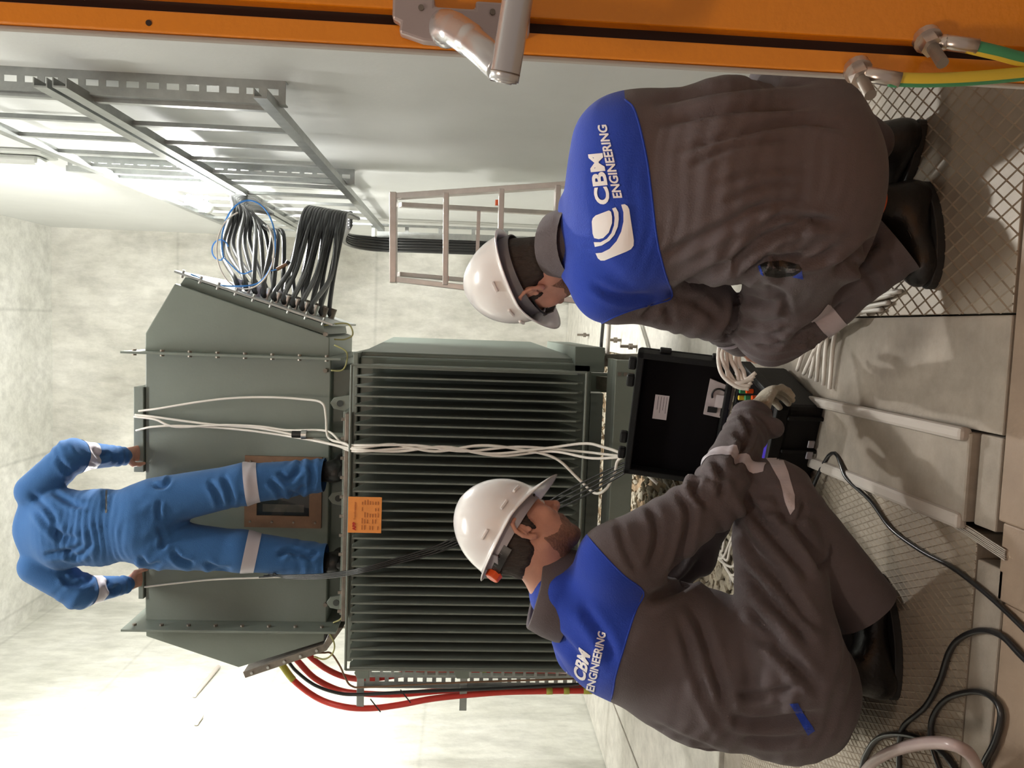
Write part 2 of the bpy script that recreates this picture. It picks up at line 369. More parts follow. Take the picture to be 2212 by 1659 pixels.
# right-hand box with the sloping cable plate
polyR = [(-.185,1.80),(-.185,2.718),(-.095,2.716),(.160,2.572),(-.083,1.80)]
MB().prism(polyR[::-1], BY0, BY1).build('side_box', 'green', TR, bevel=.005)
polyL = [(-1.585,1.795),(-1.585,2.713),(-1.663,2.712),(-1.825,2.24),(-1.678,1.80)]
MB().prism(polyL, BY0, BY1).build('side_box', 'green', TR, bevel=.005)
# bolted flanges between the boxes
def flange(x, nm=8):
    o = MB().box((x-.006, BY0-.125, 1.72), (x+.006, BY1+.03, 2.785)).build('flange', 'green', TR, bevel=.002)
    b = None
    for i in range(nm):
        z = 1.80+i*(2.74-1.80)/(nm-1)
        if b is None: b = MB().cyl((x-.016, BY0-.070, z), (x+.016, BY0-.070, z), .010, 6).build('bolt', 'dsteel', o); z0 = z
        else: copyobj(b, o, (0, 0, z-z0))
flange(-.188); flange(-1.582)
# sloping entry plate (right) and sloping lower plate (left)
def strip(p, q, off, y0, y1, th, name, wd_m='green', bolts=9):
    p = np.array(p); q = np.array(q); d = (q-p)/np.linalg.norm(q-p); n = np.array([d[1], -d[0]])*off
    a, b = p+n, q+n; k = n/abs(off)*th
    o = MB().prism([tuple(a), tuple(b), tuple(b+k), tuple(a+k)][::(-1 if off>0 else 1)], y0, y1).build(name, wd_m, TR, bevel=.002)
    bb = None
    for i in range(bolts):
        c = a+(b-a)*(i+.5)/bolts; 
        A = (c[0]-k[0]*.7, y0+.025, c[1]-k[1]*.7); B = (c[0]+k[0]*1.8, y0+.025, c[1]+k[1]*1.8)
        if bb is None: bb = MB().cyl(A, B, .008, 6).build('bolt', 'steel', o); c0 = c
        else: copyobj(bb, o, (c[0]-c0[0], 0, c[1]-c0[1]))
    return o
# raised collar of the right box, then the entry plate
e0, e1 = np.array([.185, 2.52]), np.array([-.020, 1.845])
MB().prism([(-.07,1.83),(.150,2.56),(.195,2.53),(-.015,1.84)], BY0+.03, BY1-.02).build('entry_collar', 'greend', TR)
ep = strip((.232,2.575), (-.045,1.775), -.0, BY0-.01, BY1+.02, .012, 'entry_plate', 'galv', 2) if False else None
d = (e1-e0)/np.linalg.norm(e1-e0); nn = np.array([-d[1], d[0]])   # outward normal (right, slightly down)
if nn[0] < 0: nn = -nn
a, b = e0-d*.06+nn*.012, e1+d*.06+nn*.012
ep = MB().prism([tuple(a), tuple(b), tuple(b+nn*.012), tuple(a+nn*.012)], BY0-.012, BY1+.02).build('entry_plate', 'galv', TR, bevel=.002)
bb = None
for i in range(9):
    c = a+(b-a)*(i+.4)/9
    if bb is None: bb = MB().cyl((c[0]-nn[0]*.014, BY0+.012, c[1]-nn[1]*.014), (c[0]+nn[0]*.026, BY0+.012, c[1]+nn[1]*.026), .0075, 6).build('bolt', 'steel', ep); c0 = c
    else: copyobj(bb, ep, (c[0]-c0[0], 0, c[1]-c0[1]))
# left: bolted lower plate following the slope of the box
d2 = np.array([-1.678+1.835, 1.80-2.20]); d2 = d2/np.linalg.norm(d2); n2 = np.array([d2[1], -d2[0]])
a2, b2 = np.array([-1.845, 2.215]), np.array([-1.69, 1.80]); k2 = n2*.035
lp = MB().prism([tuple(a2), tuple(b2), (-1.60,1.745), (-1.60,1.70), tuple(b2+k2*1.1), tuple(a2+k2)], BY0-.01, BY1+.02).build('lower_plate', 'dsteel', TR, bevel=.002)
for i in range(5):
    c = a2+(b2-a2)*(i+.5)/5+k2*.5; MB().cyl((c[0], BY0-.022, c[1]), (c[0], BY0-.008, c[1]), .008, 6).build('bolt', 'steel', lp)
# window in the box face: brown bolted frame around a glass pane
wx0, wx1, wz0, wz1 = -1.072, -.701, 1.824, 2.214
wf = MB()
fw = .062
for (a_, b_) in (((wx0,wz0),(wx1,wz0+fw)), ((wx0,wz1-fw),(wx1,wz1)), ((wx0,wz0+fw),(wx0+fw,wz1-fw)), ((wx1-fw,wz0+fw),(wx1,wz1-fw))):
    wf.box((a_[0], BY0-.016, a_[1]), (b_[0], BY0-.001, b_[1]))
wfo = wf.build('window_frame', 'wood', TR)
MB().box((wx0+fw, BY0-.003, wz0+fw), (wx1-fw, BY0-.0005, wz1-fw)).build('window_back', 'inside', wfo)
MB().box((wx0+.15, BY0-.005, wz0+.20), (wx0+.26, BY0-.003, wz0+.27)).build('inner_label', 'sign', wfo)
MB().box((wx0+.08, BY0-.005, wz0+.09), (wx0+.12, BY0-.003, wz1-.09)).build('inner_bar', 'dsteel', wfo)
MB().box((wx0+fw, BY0-.010, wz0+fw), (wx1-fw, BY0-.006, wz1-fw)).build('pane', 'glass', wfo)
for i in range(4):
    for x in (wx0+.03, wx1-.03): MB().cyl((x, BY0-.024, wz0+.03+.11*i), (x, BY0-.015, wz0+.03+.11*i), .006, 6).build('bolt', 'dsteel', wfo)
# top hatch of the box
MB().box((-.80, BY0-.015, 2.718), (-.365, BY0+.40, 2.768)).build('top_hatch', 'green', TR, bevel=.004)
MB().box((-1.46, BY0-.015, 2.718), (-1.28, BY0+.40, 2.745)).build('top_hatch', 'green', TR, bevel=.004)
# lifting lugs and thermometer pocket on the lid
for px, py in ((700,1075), (700,1300), (700,870)):
    c = at(px, py, 3.80); mb = MB()
    pts = [(c[0]-.045, 1.66), (c[0]+.045, 1.66), (c[0]+.028, 1.745), (c[0], 1.765), (c[0]-.028, 1.745)]
    mb.prism(pts, 3.79, 3.806); l = mb.build('lifting_lug', 'green', TR, bevel=.003)
    MB().cyl((c[0], 3.786, 1.715), (c[0], 3.81, 1.715), .016, 12).build('lug_hole', 'inside', l)
c = at(700, 940, 3.72)
MB().cyl((c[0], 3.72, 1.64), (c[0], 3.72, 1.86), .014, 12).build('thermometer_pocket', 'green', TR, smooth='auto')
MB().cyl((c[0], 3.72, 1.86), (c[0], 3.72, 1.885), .022, 12).build('pocket_nut', 'steel', TR, smooth='auto')
MB().cyl((c[0], 3.72, 1.885), (c[0], 3.72, 1.93), .017, 12).build('pocket_cap', 'black', TR, smooth='auto')
# nameplate hung on the fins
q = [at(755,1144,3.335), at(825,1144,3.335), at(825,1067,3.335), at(755,1067,3.335)]
x0, x1 = -.925, -.765; z0_, z1_ = 1.452, 1.598
NP = MB().box((x0, 3.338, z0_), (x1, 3.342, z1_)).build('nameplate', 'sign', TR)
def text(body, size, p, ex, ey, m, parent, bold=.0, name='lettering'):
    """flat text laid at p with baseline direction ex and up direction ey"""
    cu = bpy.data.curves.new('t', 'FONT'); cu.body = body; cu.size = size; cu.offset = bold; cu.extrude = 0.0004
    to = bpy.data.objects.new('t', cu); COL.objects.link(to); bpy.context.view_layer.update()
    me = bpy.data.meshes.new_from_object(to.evaluated_get(bpy.context.evaluated_depsgraph_get())); bpy.data.objects.remove(to)
    ex = Vector(ex).normalized(); ey = Vector(ey).normalized(); ez = ex.cross(ey)
    me.transform(Matrix(((ex.x, ey.x, ez.x, p[0]), (ex.y, ey.y, ez.y, p[1]), (ex.z, ey.z, ez.z, p[2]), (0,0,0,1))))
    return link(name, me, m, parent)
text('ABB', .020, (x0+.012, 3.3365, z1_-.035), (1,0,0), (0,0,1), 'signred', NP, .0012)
text('Transformateur', .0125, (x0+.058, 3.3365, z1_-.034), (1,0,0), (0,0,1), 'signink', NP)
mb = MB()
for r_ in range(7):
    for c_ in range(5):
        if rnd.random() < .75: mb.box((x0+.014+.028*c_, 3.3365, z0_+.014+.0115*r_), (x0+.014+.028*c_+.012+.012*rnd.random(), 3.3375, z0_+.0165+.0115*r_))
mb.build('table_print', 'signink', NP)
# earth straps of the boxes
def strap(pts, r=.0045, m='gy', name='earth_strap'): return MB().tube(pts, r, 6, 6).build(name, m, TR, smooth=True)
strap([at(690,705,4.0), at(720,700,4.0), at(752,700,4.0), at(762,722,4.0), at(745,733,4.0), at(722,733,4.0)])
strap([at(722,745,3.94), at(748,760,3.93), at(748,785,3.93), at(738,800,3.93), at(715,800,3.93)])
strap([at(712,1302,3.94), at(725,1295,3.93), at(745,1307,3.92)]); strap([at(720,1345,3.94), at(735,1338,3.93), at(745,1322,3.92)])
strap([at(708,1362,3.94), at(722,1390,3.93), at(718,1412,3.93), at(700,1424,3.93), at(678,1418,3.93)])
for px, py in ((705,722),(705,800),(705,1302),(705,1355)):
    c = at(px, py, 3.96); MB().cyl((c[0], 3.955, c[2]), (c[0], 3.925, c[2]), .012, 6).build('stud', 'dsteel', TR)
for (px, py) in ((785,1452),(1000,1452)):
    c = at(px, py, 3.75); MB().prism([(c[0]-.03, c[2]-.03), (c[0]+.03, c[2]-.03), (c[0]+.03, c[2]+.03), (c[0], c[2]+.045), (c[0]-.03, c[2]+.03)], 3.74, 3.75).build('side_lug', 'green', TR, bevel=.002)

# ------------------------------------------------------------------ cable ladders on the right wall
LX = .775
def cladder(z0, z1, y0, y1, rungs, label, z0b=None):
    t = empty('cable_ladder', (LX, y0, z0), label, 'cable ladder')
    for z, s in ((z0, 1), (z1, -1)):
        mb = MB().box((LX-.006, y0, z-.024), (LX+.0, y1, z+.024)); mb.box((LX-.0, y0, z+.024), (LX+.028, y1, z+.020)); mb.box((LX-.0, y0, z-.024), (LX+.028, y1, z-.020))
        mb.build('stile', 'galv', t)
    r0 = None
    for y in rungs:
        if r0 is None:
            mb = MB().box((LX+.004, y-.014, z0+.02), (LX+.007, y+.014, z1-.02)); mb.box((LX+.007, y-.014, z0+.02), (LX+.022, y-.011, z1-.02)); mb.box((LX+.007, y+.011, z0+.02), (LX+.022, y+.014, z1-.02))
            r0 = mb.build('rung', 'galv', t); yy = y
        else: copyobj(r0, t, (0, y-yy, 0))
    return t
cladder(2.60, 3.16, 2.80, 7.5, [2.98+.33*i for i in range(13)], 'upper galvanised cable ladder running back along the white wall')
cladder(1.85, 2.53, 2.79, 6.6, [3.0+.33*i for i in range(11)], 'lower galvanised cable ladder along the white wall carrying black cable loops')
# slotted wall channels carrying them
def channel(y, z0, z1, label):
    t = empty('slotted_channel', (XR-.05, y, z0), label, 'channel')
    a, b = XR-.082, XR-.003
    mb = MB().box((a, y, z0), (a+.028, y+.004, z1)).box((b-.028, y, z0), (b, y+.004, z1))
    z = z0
    while z < z1: mb.box((a+.028, y, z), (b-.028, y+.004, min(z1, z+.026))); z += .072
    mb.build('web', 'galv', t)
    MB().box((a-.004, y, z0), (a, y+.04, z1)).build('side_flange', 'galv', t)
    MB().box((b, y, z0), (b+.003, y+.04, z1)).build('side_flange', 'galv', t)
channel(2.95, 1.80, 3.5, 'slotted steel channel on the white wall nearest the orange door')
channel(4.55, 1.78, 3.4, 'slotted steel channel on the white wall beside the cable loops')
# vertical ladder going down the corner, with the black cables clipped to it
t = empty('cable_ladder', (.8, 6.55, 0), 'narrow galvanised cable ladder dropping down the back corner behind the step ladder', 'cable ladder')
yv = 6.55
for px, nm, wd in ((488,'stile',.02), (508,'stile',.05)):
    a = at(815, px-2, yv); b = at(1215, px+12, yv); b[2] = .1; MB().bar(a, b, wd, .03).build(nm, 'galv', t)
for i in range(6):
    z = .5+.28*i; a = at(900, 489, yv); MB().box((a[0]-.10, yv+.0, z), (a[0]+.01, yv+.02, z+.03)).build('rung', 'galv', t)
for i in range(5):
    pts = [(LX-.03-.02*i, 5.4, 1.93), at(745, 503+5*i, 6.2), at(800, 514+6*i, 6.6), at(900, 518+6*i, 6.62), at(1040, 523+6*i, 6.62), at(1200, 529+6*i, 6.62), (at(1200, 529+6*i, 6.62)[0], 6.62, .02)]
    tag(MB().tube(pts, .017, 8, 6).build('black_cable', 'blackcab', smooth=True), 'thick black cable clipped down the back corner, %s from the vertical cable ladder' % ORD[i], 'cable', 'black cables down the back corner')
# black cable loops between the entry plate and the lower ladder
def on_plate(t_, y):  # point on the entry plate
    p = e0+(e1-e0)*t_+nn*.03; return np.array([p[0], y, p[1]])
n1 = 12
for i in range(n1):
    s = .30+.29*i/n1; y = 4.12+.30*(i%3)/2
    P0 = on_plate(s, y); Pe = at(498+3.6*i, 428+3*i, 4.75)
    mid = at(480+i*12.0, 540-3*i, 4.45+.1*(i%3)); m2 = at(505+7.2*i, 452+4*i, 4.7)
    pts = [P0, P0+np.array([.055, 0, .02]), mid, m2, Pe+np.array([.02,.05,0]), Pe+np.array([.05,.35,-.05])]
    c = empty('cable_loop', P0, 'thick black cable in the upper bunch on the entry plate, %s counted from the peak' % ORD[i], 'cable', 'black cables from the upper entry plate')
    MB().tube(pts, .0135, 8, 8).build('sheath', 'blackcab', c, smooth=True)
    g = P0; MB().cyl(g-np.array([nn[0],0,nn[1]])*.012, g+np.array([nn[0],0,nn[1]])*.05, .019, 10).build('gland', 'steel' if i%2 else 'hpad', c, smooth='auto')
for i in range(15):
    s = .60+.36*i/15; y = 4.10+.34*(i%3)/2
    P0 = on_plate(s, y); Pe = at(662+6.0*i, 452+1.0*i, 4.75)
    mid = at(620+7.2*i+(10 if i%4 == 0 else 0), 575+1.5*i, 4.42+.08*(i%3)); m2 = at(650+6.5*i, 480+1*i, 4.66)
    pts = [P0, P0+np.array([.045, 0, .012]), mid, m2, Pe+np.array([.02,.06,0]), Pe+np.array([.04,.4,-.02])]
    c = empty('cable_loop', P0, 'thick black cable in the lower bunch on the entry plate, %s counted from the peak' % ORD[i], 'cable', 'black cables from the lower entry plate')
    MB().tube(pts, .0135, 8, 8).build('sheath', 'blackcab', c, smooth=True)
    g = P0; MB().cyl(g-np.array([nn[0],0,nn[1]])*.012, g+np.array([nn[0],0,nn[1]])*.05, .018, 10).build('gland', 'steel' if i%3 == 0 else 'dsteel', c, smooth='auto')
def ctube(name, pts, r, m, label, cat='cable', group=None, n=6, sub=8):
    return tag(MB().tube(pts, r, n, sub).build(name, m, smooth=True), label, cat, group)
circ = lambda cx, cy, rx, ry, a0, a1, Y, k=14, dy=0: [at(cx+rx*math.cos(math.radians(a0+(a1-a0)*i/k)), cy+ry*math.sin(math.radians(a0+(a1-a0)*i/k)), Y+dy*i/k) for i in range(k+1)]
ctube('blue_wire', [at(412,592,4.0), at(470,615,3.98), at(520,618,3.96)]+circ(537,525,58,92,75,-200,3.98,18), .0042, 'blue', 'light blue wire looped in a big ring in front of the black cables', 'wire')
ctube('pale_wire', circ(530,540,62,84,-40,255,3.97,20), .004, 'white', 'thin pale wire ring inside the blue wire loop', 'wire')
ctube('blue_wire', circ(476,540,18,22,-20,-300,3.99,12)+[at(520,590,3.99), at(545,585,3.99)], .0035, 'blue', 'small light blue wire ring left of the black cables', 'wire')
tp = empty('test_probe', at(600,578,3.97), 'brown handled test probe dangling beside the blue wire loop', 'probe')
MB().cyl(at(598,582,3.97), at(620,570,3.97), .009, 10).build('grip', 'wood', tp, smooth='auto'); MB().cyl(at(620,570,3.97), at(624,564,3.97), .012, 8).build('tip', 'black', tp)
MB().tube([at(585,585,3.97), at(598,582,3.97)], .003, 6, 2).build('lead', 'blue', tp)

# ------------------------------------------------------------------ aluminium step ladder
SL = empty('step_ladder', (.46, 4.2, 0), 'open aluminium step ladder standing by the back corner', 'ladder')
tl, tr = at(850, 603, 4.0), at(850, 425, 4.0)
bl, br = at(1010, 622, 3.94), at(1190, 402, 3.85)
def ext(a, b): 
    k = (0.0-a[2])/(b[2]-a[2]); return a+(b-a)*k
BL, BR = ext(tl, bl), ext(tr, br)
MB().bar(tl, BL, .028, .06).build('side_rail', 'alu', SL, bevel=.003); MB().bar(tr, BR, .028, .06).build('side_rail', 'alu', SL, bevel=.003)
MB().bar(tl+[-.02,0,0], tr+[.02,0,0], .075, .035, (0,1,0)).build('top_step', 'alu', SL, bevel=.004)
for k in range(1, 6):
    z = 1.495-.275*k
    if z < .1: break
    u = (tl[2]-z)/tl[2]; a = tl+(BL-tl)*u; b = tr+(BR-tr)*u
    MB().bar(a, b, .07, .028, (0,1,0)).build('step', 'alu', SL, bevel=.004)
rl, rr = np.array([tl[0]+.03, 4.06, 1.47]), np.array([tr[0]-.03, 4.06, 1.47])
RL, RR = np.array([tl[0]+.0, 4.75, 0]), np.array([tr[0]+.06, 4.75, 0])
for a, b in ((rl, RL), (rr, RR)): MB().bar(a, b, .024, .045).build('rear_leg', 'alu', SL, bevel=.003)
for k in (1, 3): 
    u = .28*k; MB().bar(rl+(RL-rl)*u, rr+(RR-rr)*u, .03, .02, (0,1,0)).build('rear_brace', 'alu', SL)
for p in (at(963,602,3.97), at(1075,438,4.3)): MB().cyl(p-[.015,0,0], p+[.015,0,0], .014, 8).build('rivet_cap', 'knob', SL)

# grey louvred box low on the back wall and pieces at the rails
LB = empty('louvred_box', (.30, 8.2, .4), 'pale grey louvred box low on the back wall beyond the helmeted man', 'box')
a, b = at(1205, 652, 8.25), at(1262, 600, 8.25)
MB().box((a[0], 8.2, b[2]), (b[0]+.2, 8.39, a[2]+.05)).build('housing', 'gbox', LB, bevel=.004)
for i in range(5): MB().box((a[0]+.03, 8.19, b[2]+.03+.05*i), (b[0]+.17, 8.2, b[2]+.055+.05*i)).build('louvre', 'seal', LB)
ctube('grey_conduit', [at(1322,590,5.5), at(1318,660,4.9), at(1312,765,4.4)], .014, 'seal', 'pale grey pipe lying on the light floor right of the transformer', 'pipe')
ctube('black_hose', [at(1310,590,5.6), at(1305,670,4.9), at(1298,752,4.5)], .012, 'black', 'black hose lying beside the grey pipe on the light floor', 'hose')
RA = empty('steel_angle', onz(1390,768,.02), 'rusty steel angle bar lying on the light floor at the transformer foot', 'steel bar')
a, b = at(1308, 771, 4.1), at(1392, 771, 3.5)
MB().bar(a, b, .03, .03).build('bar', 'dsteel', RA, bevel=.003)
MB().box((a[0]-.05, a[1]-.06, a[2]-.05), (a[0]+.01, a[1], a[2]+.02)).build('end_plate', 'dsteel', RA, bevel=.003)
for px, py in ((1273,722),(1342,733),(1376,747)):
    c = onz(px, py+2, 0); an = empty('anchor_bolt', c, {1273:'steel anchor bolt standing in the light floor, farthest from the camera',1342:'middle steel anchor bolt standing in the light floor',1376:'steel anchor bolt in the light floor beside the open case lid'}[px], 'bolt')
    MB().cyl(c, c+[0,0,.11], .010, 8).build('rod', 'dsteel', an); MB().cyl(c+[0,0,.03], c+[0,0,.055], .022, 6).build('nut', 'dsteel', an)

# ------------------------------------------------------------------ high voltage cables and tray on the left
CT = empty('cable_tray', (-1.97, 4.1, .2), 'perforated steel cable tray standing vertically left of the radiator', 'cable tray')
mb = MB(); z = .12
x0_, x1_ = -1.985, -1.925
mb.box((x0_, 4.1, .1), (x0_+.018, 4.104, 1.64)).box((x1_-.018, 4.1, .1), (x1_, 4.104, 1.64))
while z < 1.62: mb.box((x0_+.018, 4.1, z), (x1_-.018, 4.104, z+.022)); z += .052
mb.build('perforated_web', 'galv', CT)
MB().box((x0_-.004, 4.07, .1), (x0_, 4.12, 1.64)).build('tray_edge', 'galv', CT); MB().box((x1_, 4.07, .1), (x1_+.004, 4.12, 1.64)).build('tray_edge', 'galv', CT)
mb = MB(); z = .12
mb.box((x1_+.012, 4.05, .1), (x1_+.02, 4.054, 1.64)).box((x1_+.042, 4.05, .1), (x1_+.05, 4.054, 1.64))
while z < 1.62: mb.box((x1_+.02, 4.05, z), (x1_+.042, 4.054, z+.015)); z += .06
mb.build('tray_rail', 'galv', CT)
for zz in (1.62, 1.06): MB().box((-2.11, 4.06, zz-.02), (-1.90, 4.066, zz+.02)).build('bracket', 'galv', CT, bevel=.002)
RP = {
 'outer': [(600,1418),(612,1440),(640,1475),(690,1510),(745,1527),(800,1530),(860,1523),(930,1510),(1000,1502),(1090,1495),(1180,1493),(1260,1492)],
 'middle': [(628,1410),(645,1430),(680,1465),(730,1490),(780,1498),(860,1500),(960,1492),(1100,1487),(1250,1483)],
 'inner': [(655,1400),(672,1420),(705,1445),(745,1462),(790,1467),(850,1460),(930,1446),(1010,1452),(1100,1450),(1250,1447)]}
for k, lab in (('outer','thick red cable, outermost of the three bending out of the left cable box'), ('middle','thick red cable, middle one of the three bending out of the left cable box'), ('inner','thick red cable, nearest the radiator of the three below the left cable box')):
    Y = {'outer':4.12,'middle':4.16,'inner':4.2}[k]
    c = empty('red_cable', at(*RP[k][0], Y), lab, 'cable')
    pts = [at(px, py, Y-(.0 if i < 4 else .05)) for i, (px, py) in enumerate(RP[k])]
    e = pts[-1].copy(); e[2] = .05; pts.append(e)
    MB().tube(pts, .0165, 10, 6).build('sheath', 'red', c, smooth=True)
    if k == 'outer':
        P = catmull(pts, 6); MB().tube(P[2:12], .0185, 10, 1).build('phase_band', 'yellow', c, smooth=True)
        for s in (60, 63, 66): MB().tube(P[s:s+2], .0185, 10, 1).build('phase_band', 'yellow', c, smooth=True)
    if k == 'inner': MB().tube(catmull(pts, 6)[44:46], .0185, 10, 1).build('phase_band', 'yellow', c, smooth=True)
ctube('black_cable', [at(x,y,4.04) for x,y in ((620,1425),(640,1450),(680,1480),(730,1497),(780,1500),(900,1494),(1050,1488),(1250,1478))], .009, 'blackcab', 'thin black cable running between the red cables left of the radiator')
ctube('signal_cable', [at(x,y,3.97) for x,y in ((678,1411),(700,1410),(716,1412),(735,1440),(745,1462),(760,1482),(800,1484),(1000,1474),(1250,1466))], .005, 'wood', 'thin brown signal cable dropping beside the tray left of the radiator')
for px, py in ((800,1520),(865,1500)):
    tag(MB().bar(at(px,py-10,4.0), at(px+22,py+18,4.0), .006, .003).build('cable_tie', 'black'), 'black cable tie tail on the %s' % ('outer red cable' if px == 800 else 'thin black cable'), 'cable tie')

# ------------------------------------------------------------------ test leads
def wl(name, pts, r, m, label, cat='cable', group=None): return ctube(name, [at(*p) for p in pts], r, m, label, cat, group, 6, 7)
G = 'white test leads down the radiator'
wl('white_lead', [(300,888,3.93),(345,882,3.9),(430,868,3.88),(500,860,3.87),(580,858,3.85),(650,862,3.82),(695,870,3.78),(704,900,3.74),(706,935,3.68),(715,950,3.6),(745,958,3.45),(770,968,3.33),(850,960,3.31),(940,975,3.3),(1040,962,3.3),(1130,972,3.3),(1200,990,3.28),(1250,1035,3.25),(1285,1065,3.2),(1310,1055,3.1),(1328,1020,3.0),(1340,990,2.95),(1400,980,2.85)], .0062, 'white', 'white lead that bends sharply over the box and hangs in a loop below the radiator')
wl('white_lead', [(292,896,3.93),(330,900,3.9),(450,916,3.87),(560,925,3.83),(660,945,3.75),(720,960,3.6),(765,970,3.33),(860,975,3.31),(960,965,3.3),(1060,980,3.3),(1180,968,3.28),(1260,958,3.2),(1300,965,3.1),(1350,985,2.95),(1420,1045,2.9)], .0062, 'white', 'white lead crossing the box face, uppermost over the radiator foot')
wl('white_lead', [(290,900,3.92),(335,906,3.89),(380,922,3.87),(480,918,3.85),(560,921,3.83),(620,929,3.8),(705,931,3.7),(740,958,3.5),(780,962,3.32),(900,962,3.3),(1000,975,3.3),(1120,965,3.3),(1250,975,3.25),(1340,985,3.0),(1430,992,2.85)], .006, 'white', 'white lead that sags along the box top and runs straight to the case')
wl('white_lead', [(294,930,3.92),(330,922,3.89),(400,920,3.87),(520,928,3.85),(640,945,3.77),(725,962,3.55),(770,975,3.33),(880,968,3.31),(980,970,3.3),(1080,985,3.3),(1190,975,3.28),(1280,990,3.1),(1370,985,2.9),(1420,988,2.85)], .006, 'white', 'white lead starting nearest the standing man and dipping below the others')
GB = 'black test leads beside the standing man'
for i in range(4):
    wl('black_lead', [(560+10*i,1247-3*i,3.6),(620,1243+2*i,3.55),(700,1240+3*i,3.45),(780,1228+3*i,3.3),(860,1205+4*i,3.3),(940,1180+5*i,3.3),(1010,1150+6*i,3.28),(1120,1120+2*i,3.2),(1220,1062+10*i,3.1),(1320,1012+9*i,3.0),(1380,985+6*i,2.9)], .0042, 'black', 'thin black test lead slanting over the radiator behind the white helmet, %s from the top' % ORD[i], 'cable', GB)
wl('grey_lead', [(312,1268,3.88),(380,1260,3.86),(460,1252,3.84),(560,1248,3.8),(660,1245,3.7),(720,1245,3.55),(800,1232,3.32)], .0045, 'white', 'thin pale lead hanging from the standing man\'s left hand')
# loose white cables near the case and on the gravel
for i in range(6):
    wl('white_cable', [(1556+11*i,728-4*i,2.35),(1552+[0,18,26,7,36,44][i],778+[0,5,-6,-12,4,-5][i],2.32),(1562+[0,12,30,20,36,44][i],812+[0,3,-8,6,-4,-10][i],2.3),(1592+[0,4,10,2,16,20][i],835-[0,5,-3,8,10,16][i],2.28),(1618+3*i,840-7*i,2.27)], .0065, 'white', 'white cable arching from behind the knee into the case sockets, %s from the lid' % ORD[i], 'cable', 'white cables into the case')
for i in range(6):
    j = lambda s=9: rnd.uniform(-s, s)
    a = [onz(1742+13*i+j(), 752-6*i+j(), .02+.008*rnd.random()), onz(1772+12*i+j(5), 722-7*i+j(5), .035), onz(1812+5*i+j(), 700-4*i+j(4), .03), onz(1838+j(3), 684+j(3), .035), onz(1868+j(4), 674-5*i+j(4), .018), onz(1905+8*i, 668-9*i+j(), .01)]
    ctube('white_cable', [onz(1722+14*i, 800+8*i, .012)]+a, .0062, 'white', 'white cable on the concrete floor beside the reflective shin band, %s from the case' % ORD[i], 'cable', 'white cables by the shin')

BL_ = empty('bulkhead_light', onx(45,338,XR-.03), 'unlit grey oval bulkhead light on the white wall beside the upper ladder', 'lamp')
q = onx(45,338,XR-.03); MB().box((XR-.03, q[1]-.09, q[2]-.16), (XR-.001, q[1]+.09, q[2]+.16)).build('backplate', 'gbox', BL_, bevel=.01)
MB().obox((XR-.055, q[1], q[2]), (0,1,0), (0,0,1), (1,0,0), .07, .13, .026).build('cover', 'gbox', BL_, bevel=.022)
for a_, b_, lab in (((472,1440),(420,1502),'grey pipe stub on the left concrete wall above the slanted box end'), ((436,1545),(424,1562),'short pale pipe stub on the left concrete wall, lower of the two')):
    P_, Q_ = onx(*a_, XL+.03), onx(*b_, XL+.03); tag(MB().cyl(P_, Q_, .018, 10).build('pipe', 'seal', smooth='auto'), lab, 'pipe')
# ------------------------------------------------------------------ gravel in the pit
def gravel():
    base = []
    for k in range(5):
        bm = bmesh.new(); bmesh.ops.create_icosphere(bm, subdivisions=1, radius=1)
        for v in bm.verts: v.co *= .7+.5*rnd.random()
        base.append((np.array([v.co[:] for v in bm.verts]), [tuple(x.index for x in f.verts) for f in bm.faces])); bm.free()
    mb = MB(); V = []; Fc = []; n = 0
    g = np.random.RandomState(3)
    N = 4600
    for i in range(N):
        v, f = base[i%5]; s = g.uniform(.014, .032)
        x = g.uniform(-1.60, -.17); y = 3.02+(7.5-3.02)*g.uniform()**1.7; z = -.09+g.uniform(0, .05)
        if y > 4.0 and g.uniform() < .3: continue
        a = g.uniform(0, 6.28); ca, sa = math.cos(a), math.sin(a)
        q = v*np.array([s*g.uniform(.8,1.4), s, s*g.uniform(.5,.8)]); q = np.stack([q[:,0]*ca-q[:,1]*sa, q[:,0]*sa+q[:,1]*ca, q[:,2]], 1)+[x, y, z]
        V.append(q); Fc += [tuple(j+n for j in t_) for t_ in f]; n += len(q)
    me = bpy.data.meshes.new('gravel'); me.from_pydata(np.concatenate(V).tolist(), [], Fc); me.update()
    o = link('gravel', me, 'stone'); tag(o, 'pale crushed gravel filling the pit under the transformer', 'gravel', kind='stuff')
gravel()
MB().box((-1.62, 3.0, -.3), (-.16, YB, -.105)).build('pit_sand', 'sand', fl)
# rubble wrapped pier under the frame and leads on the gravel
for i in range(9):
    px = 1500+8*i
    j = lambda s=12: rnd.uniform(-s, s)
    pts = [onz(px-10+j(), 1095+14*i+j(), -.03), onz(px+10+j(), 1130+14*i+j(), -.02), onz(px+38+j(6), 1158+13*i+j(), -.012), onz(px+60+j(), 1128+12*i+j(), -.02), onz(px+80, 1090+12*i+j(), -.02)]
    ctube('white_cable', pts, .0058, 'white', 'white cable curl on the gravel seen above the thigh, %s from the knee' % ORD[i], 'cable', 'white cables on the gravel')
for i in range(4):
    pts = [onz(1410+20*i, 990, -.03), onz(1430+20*i, 1030, -.02), onz(1462+15*i, 1075+4*i, -.02), onz(1520+10*i, 1130, -.03), onz(1580, 1240+8*i, -.03)]
    ctube('pale_cable', pts, .004, 'seal', 'pale thin cable across the gravel below the case lid, %s from the transformer' % ORD[i], 'cable', 'pale cables on the gravel')

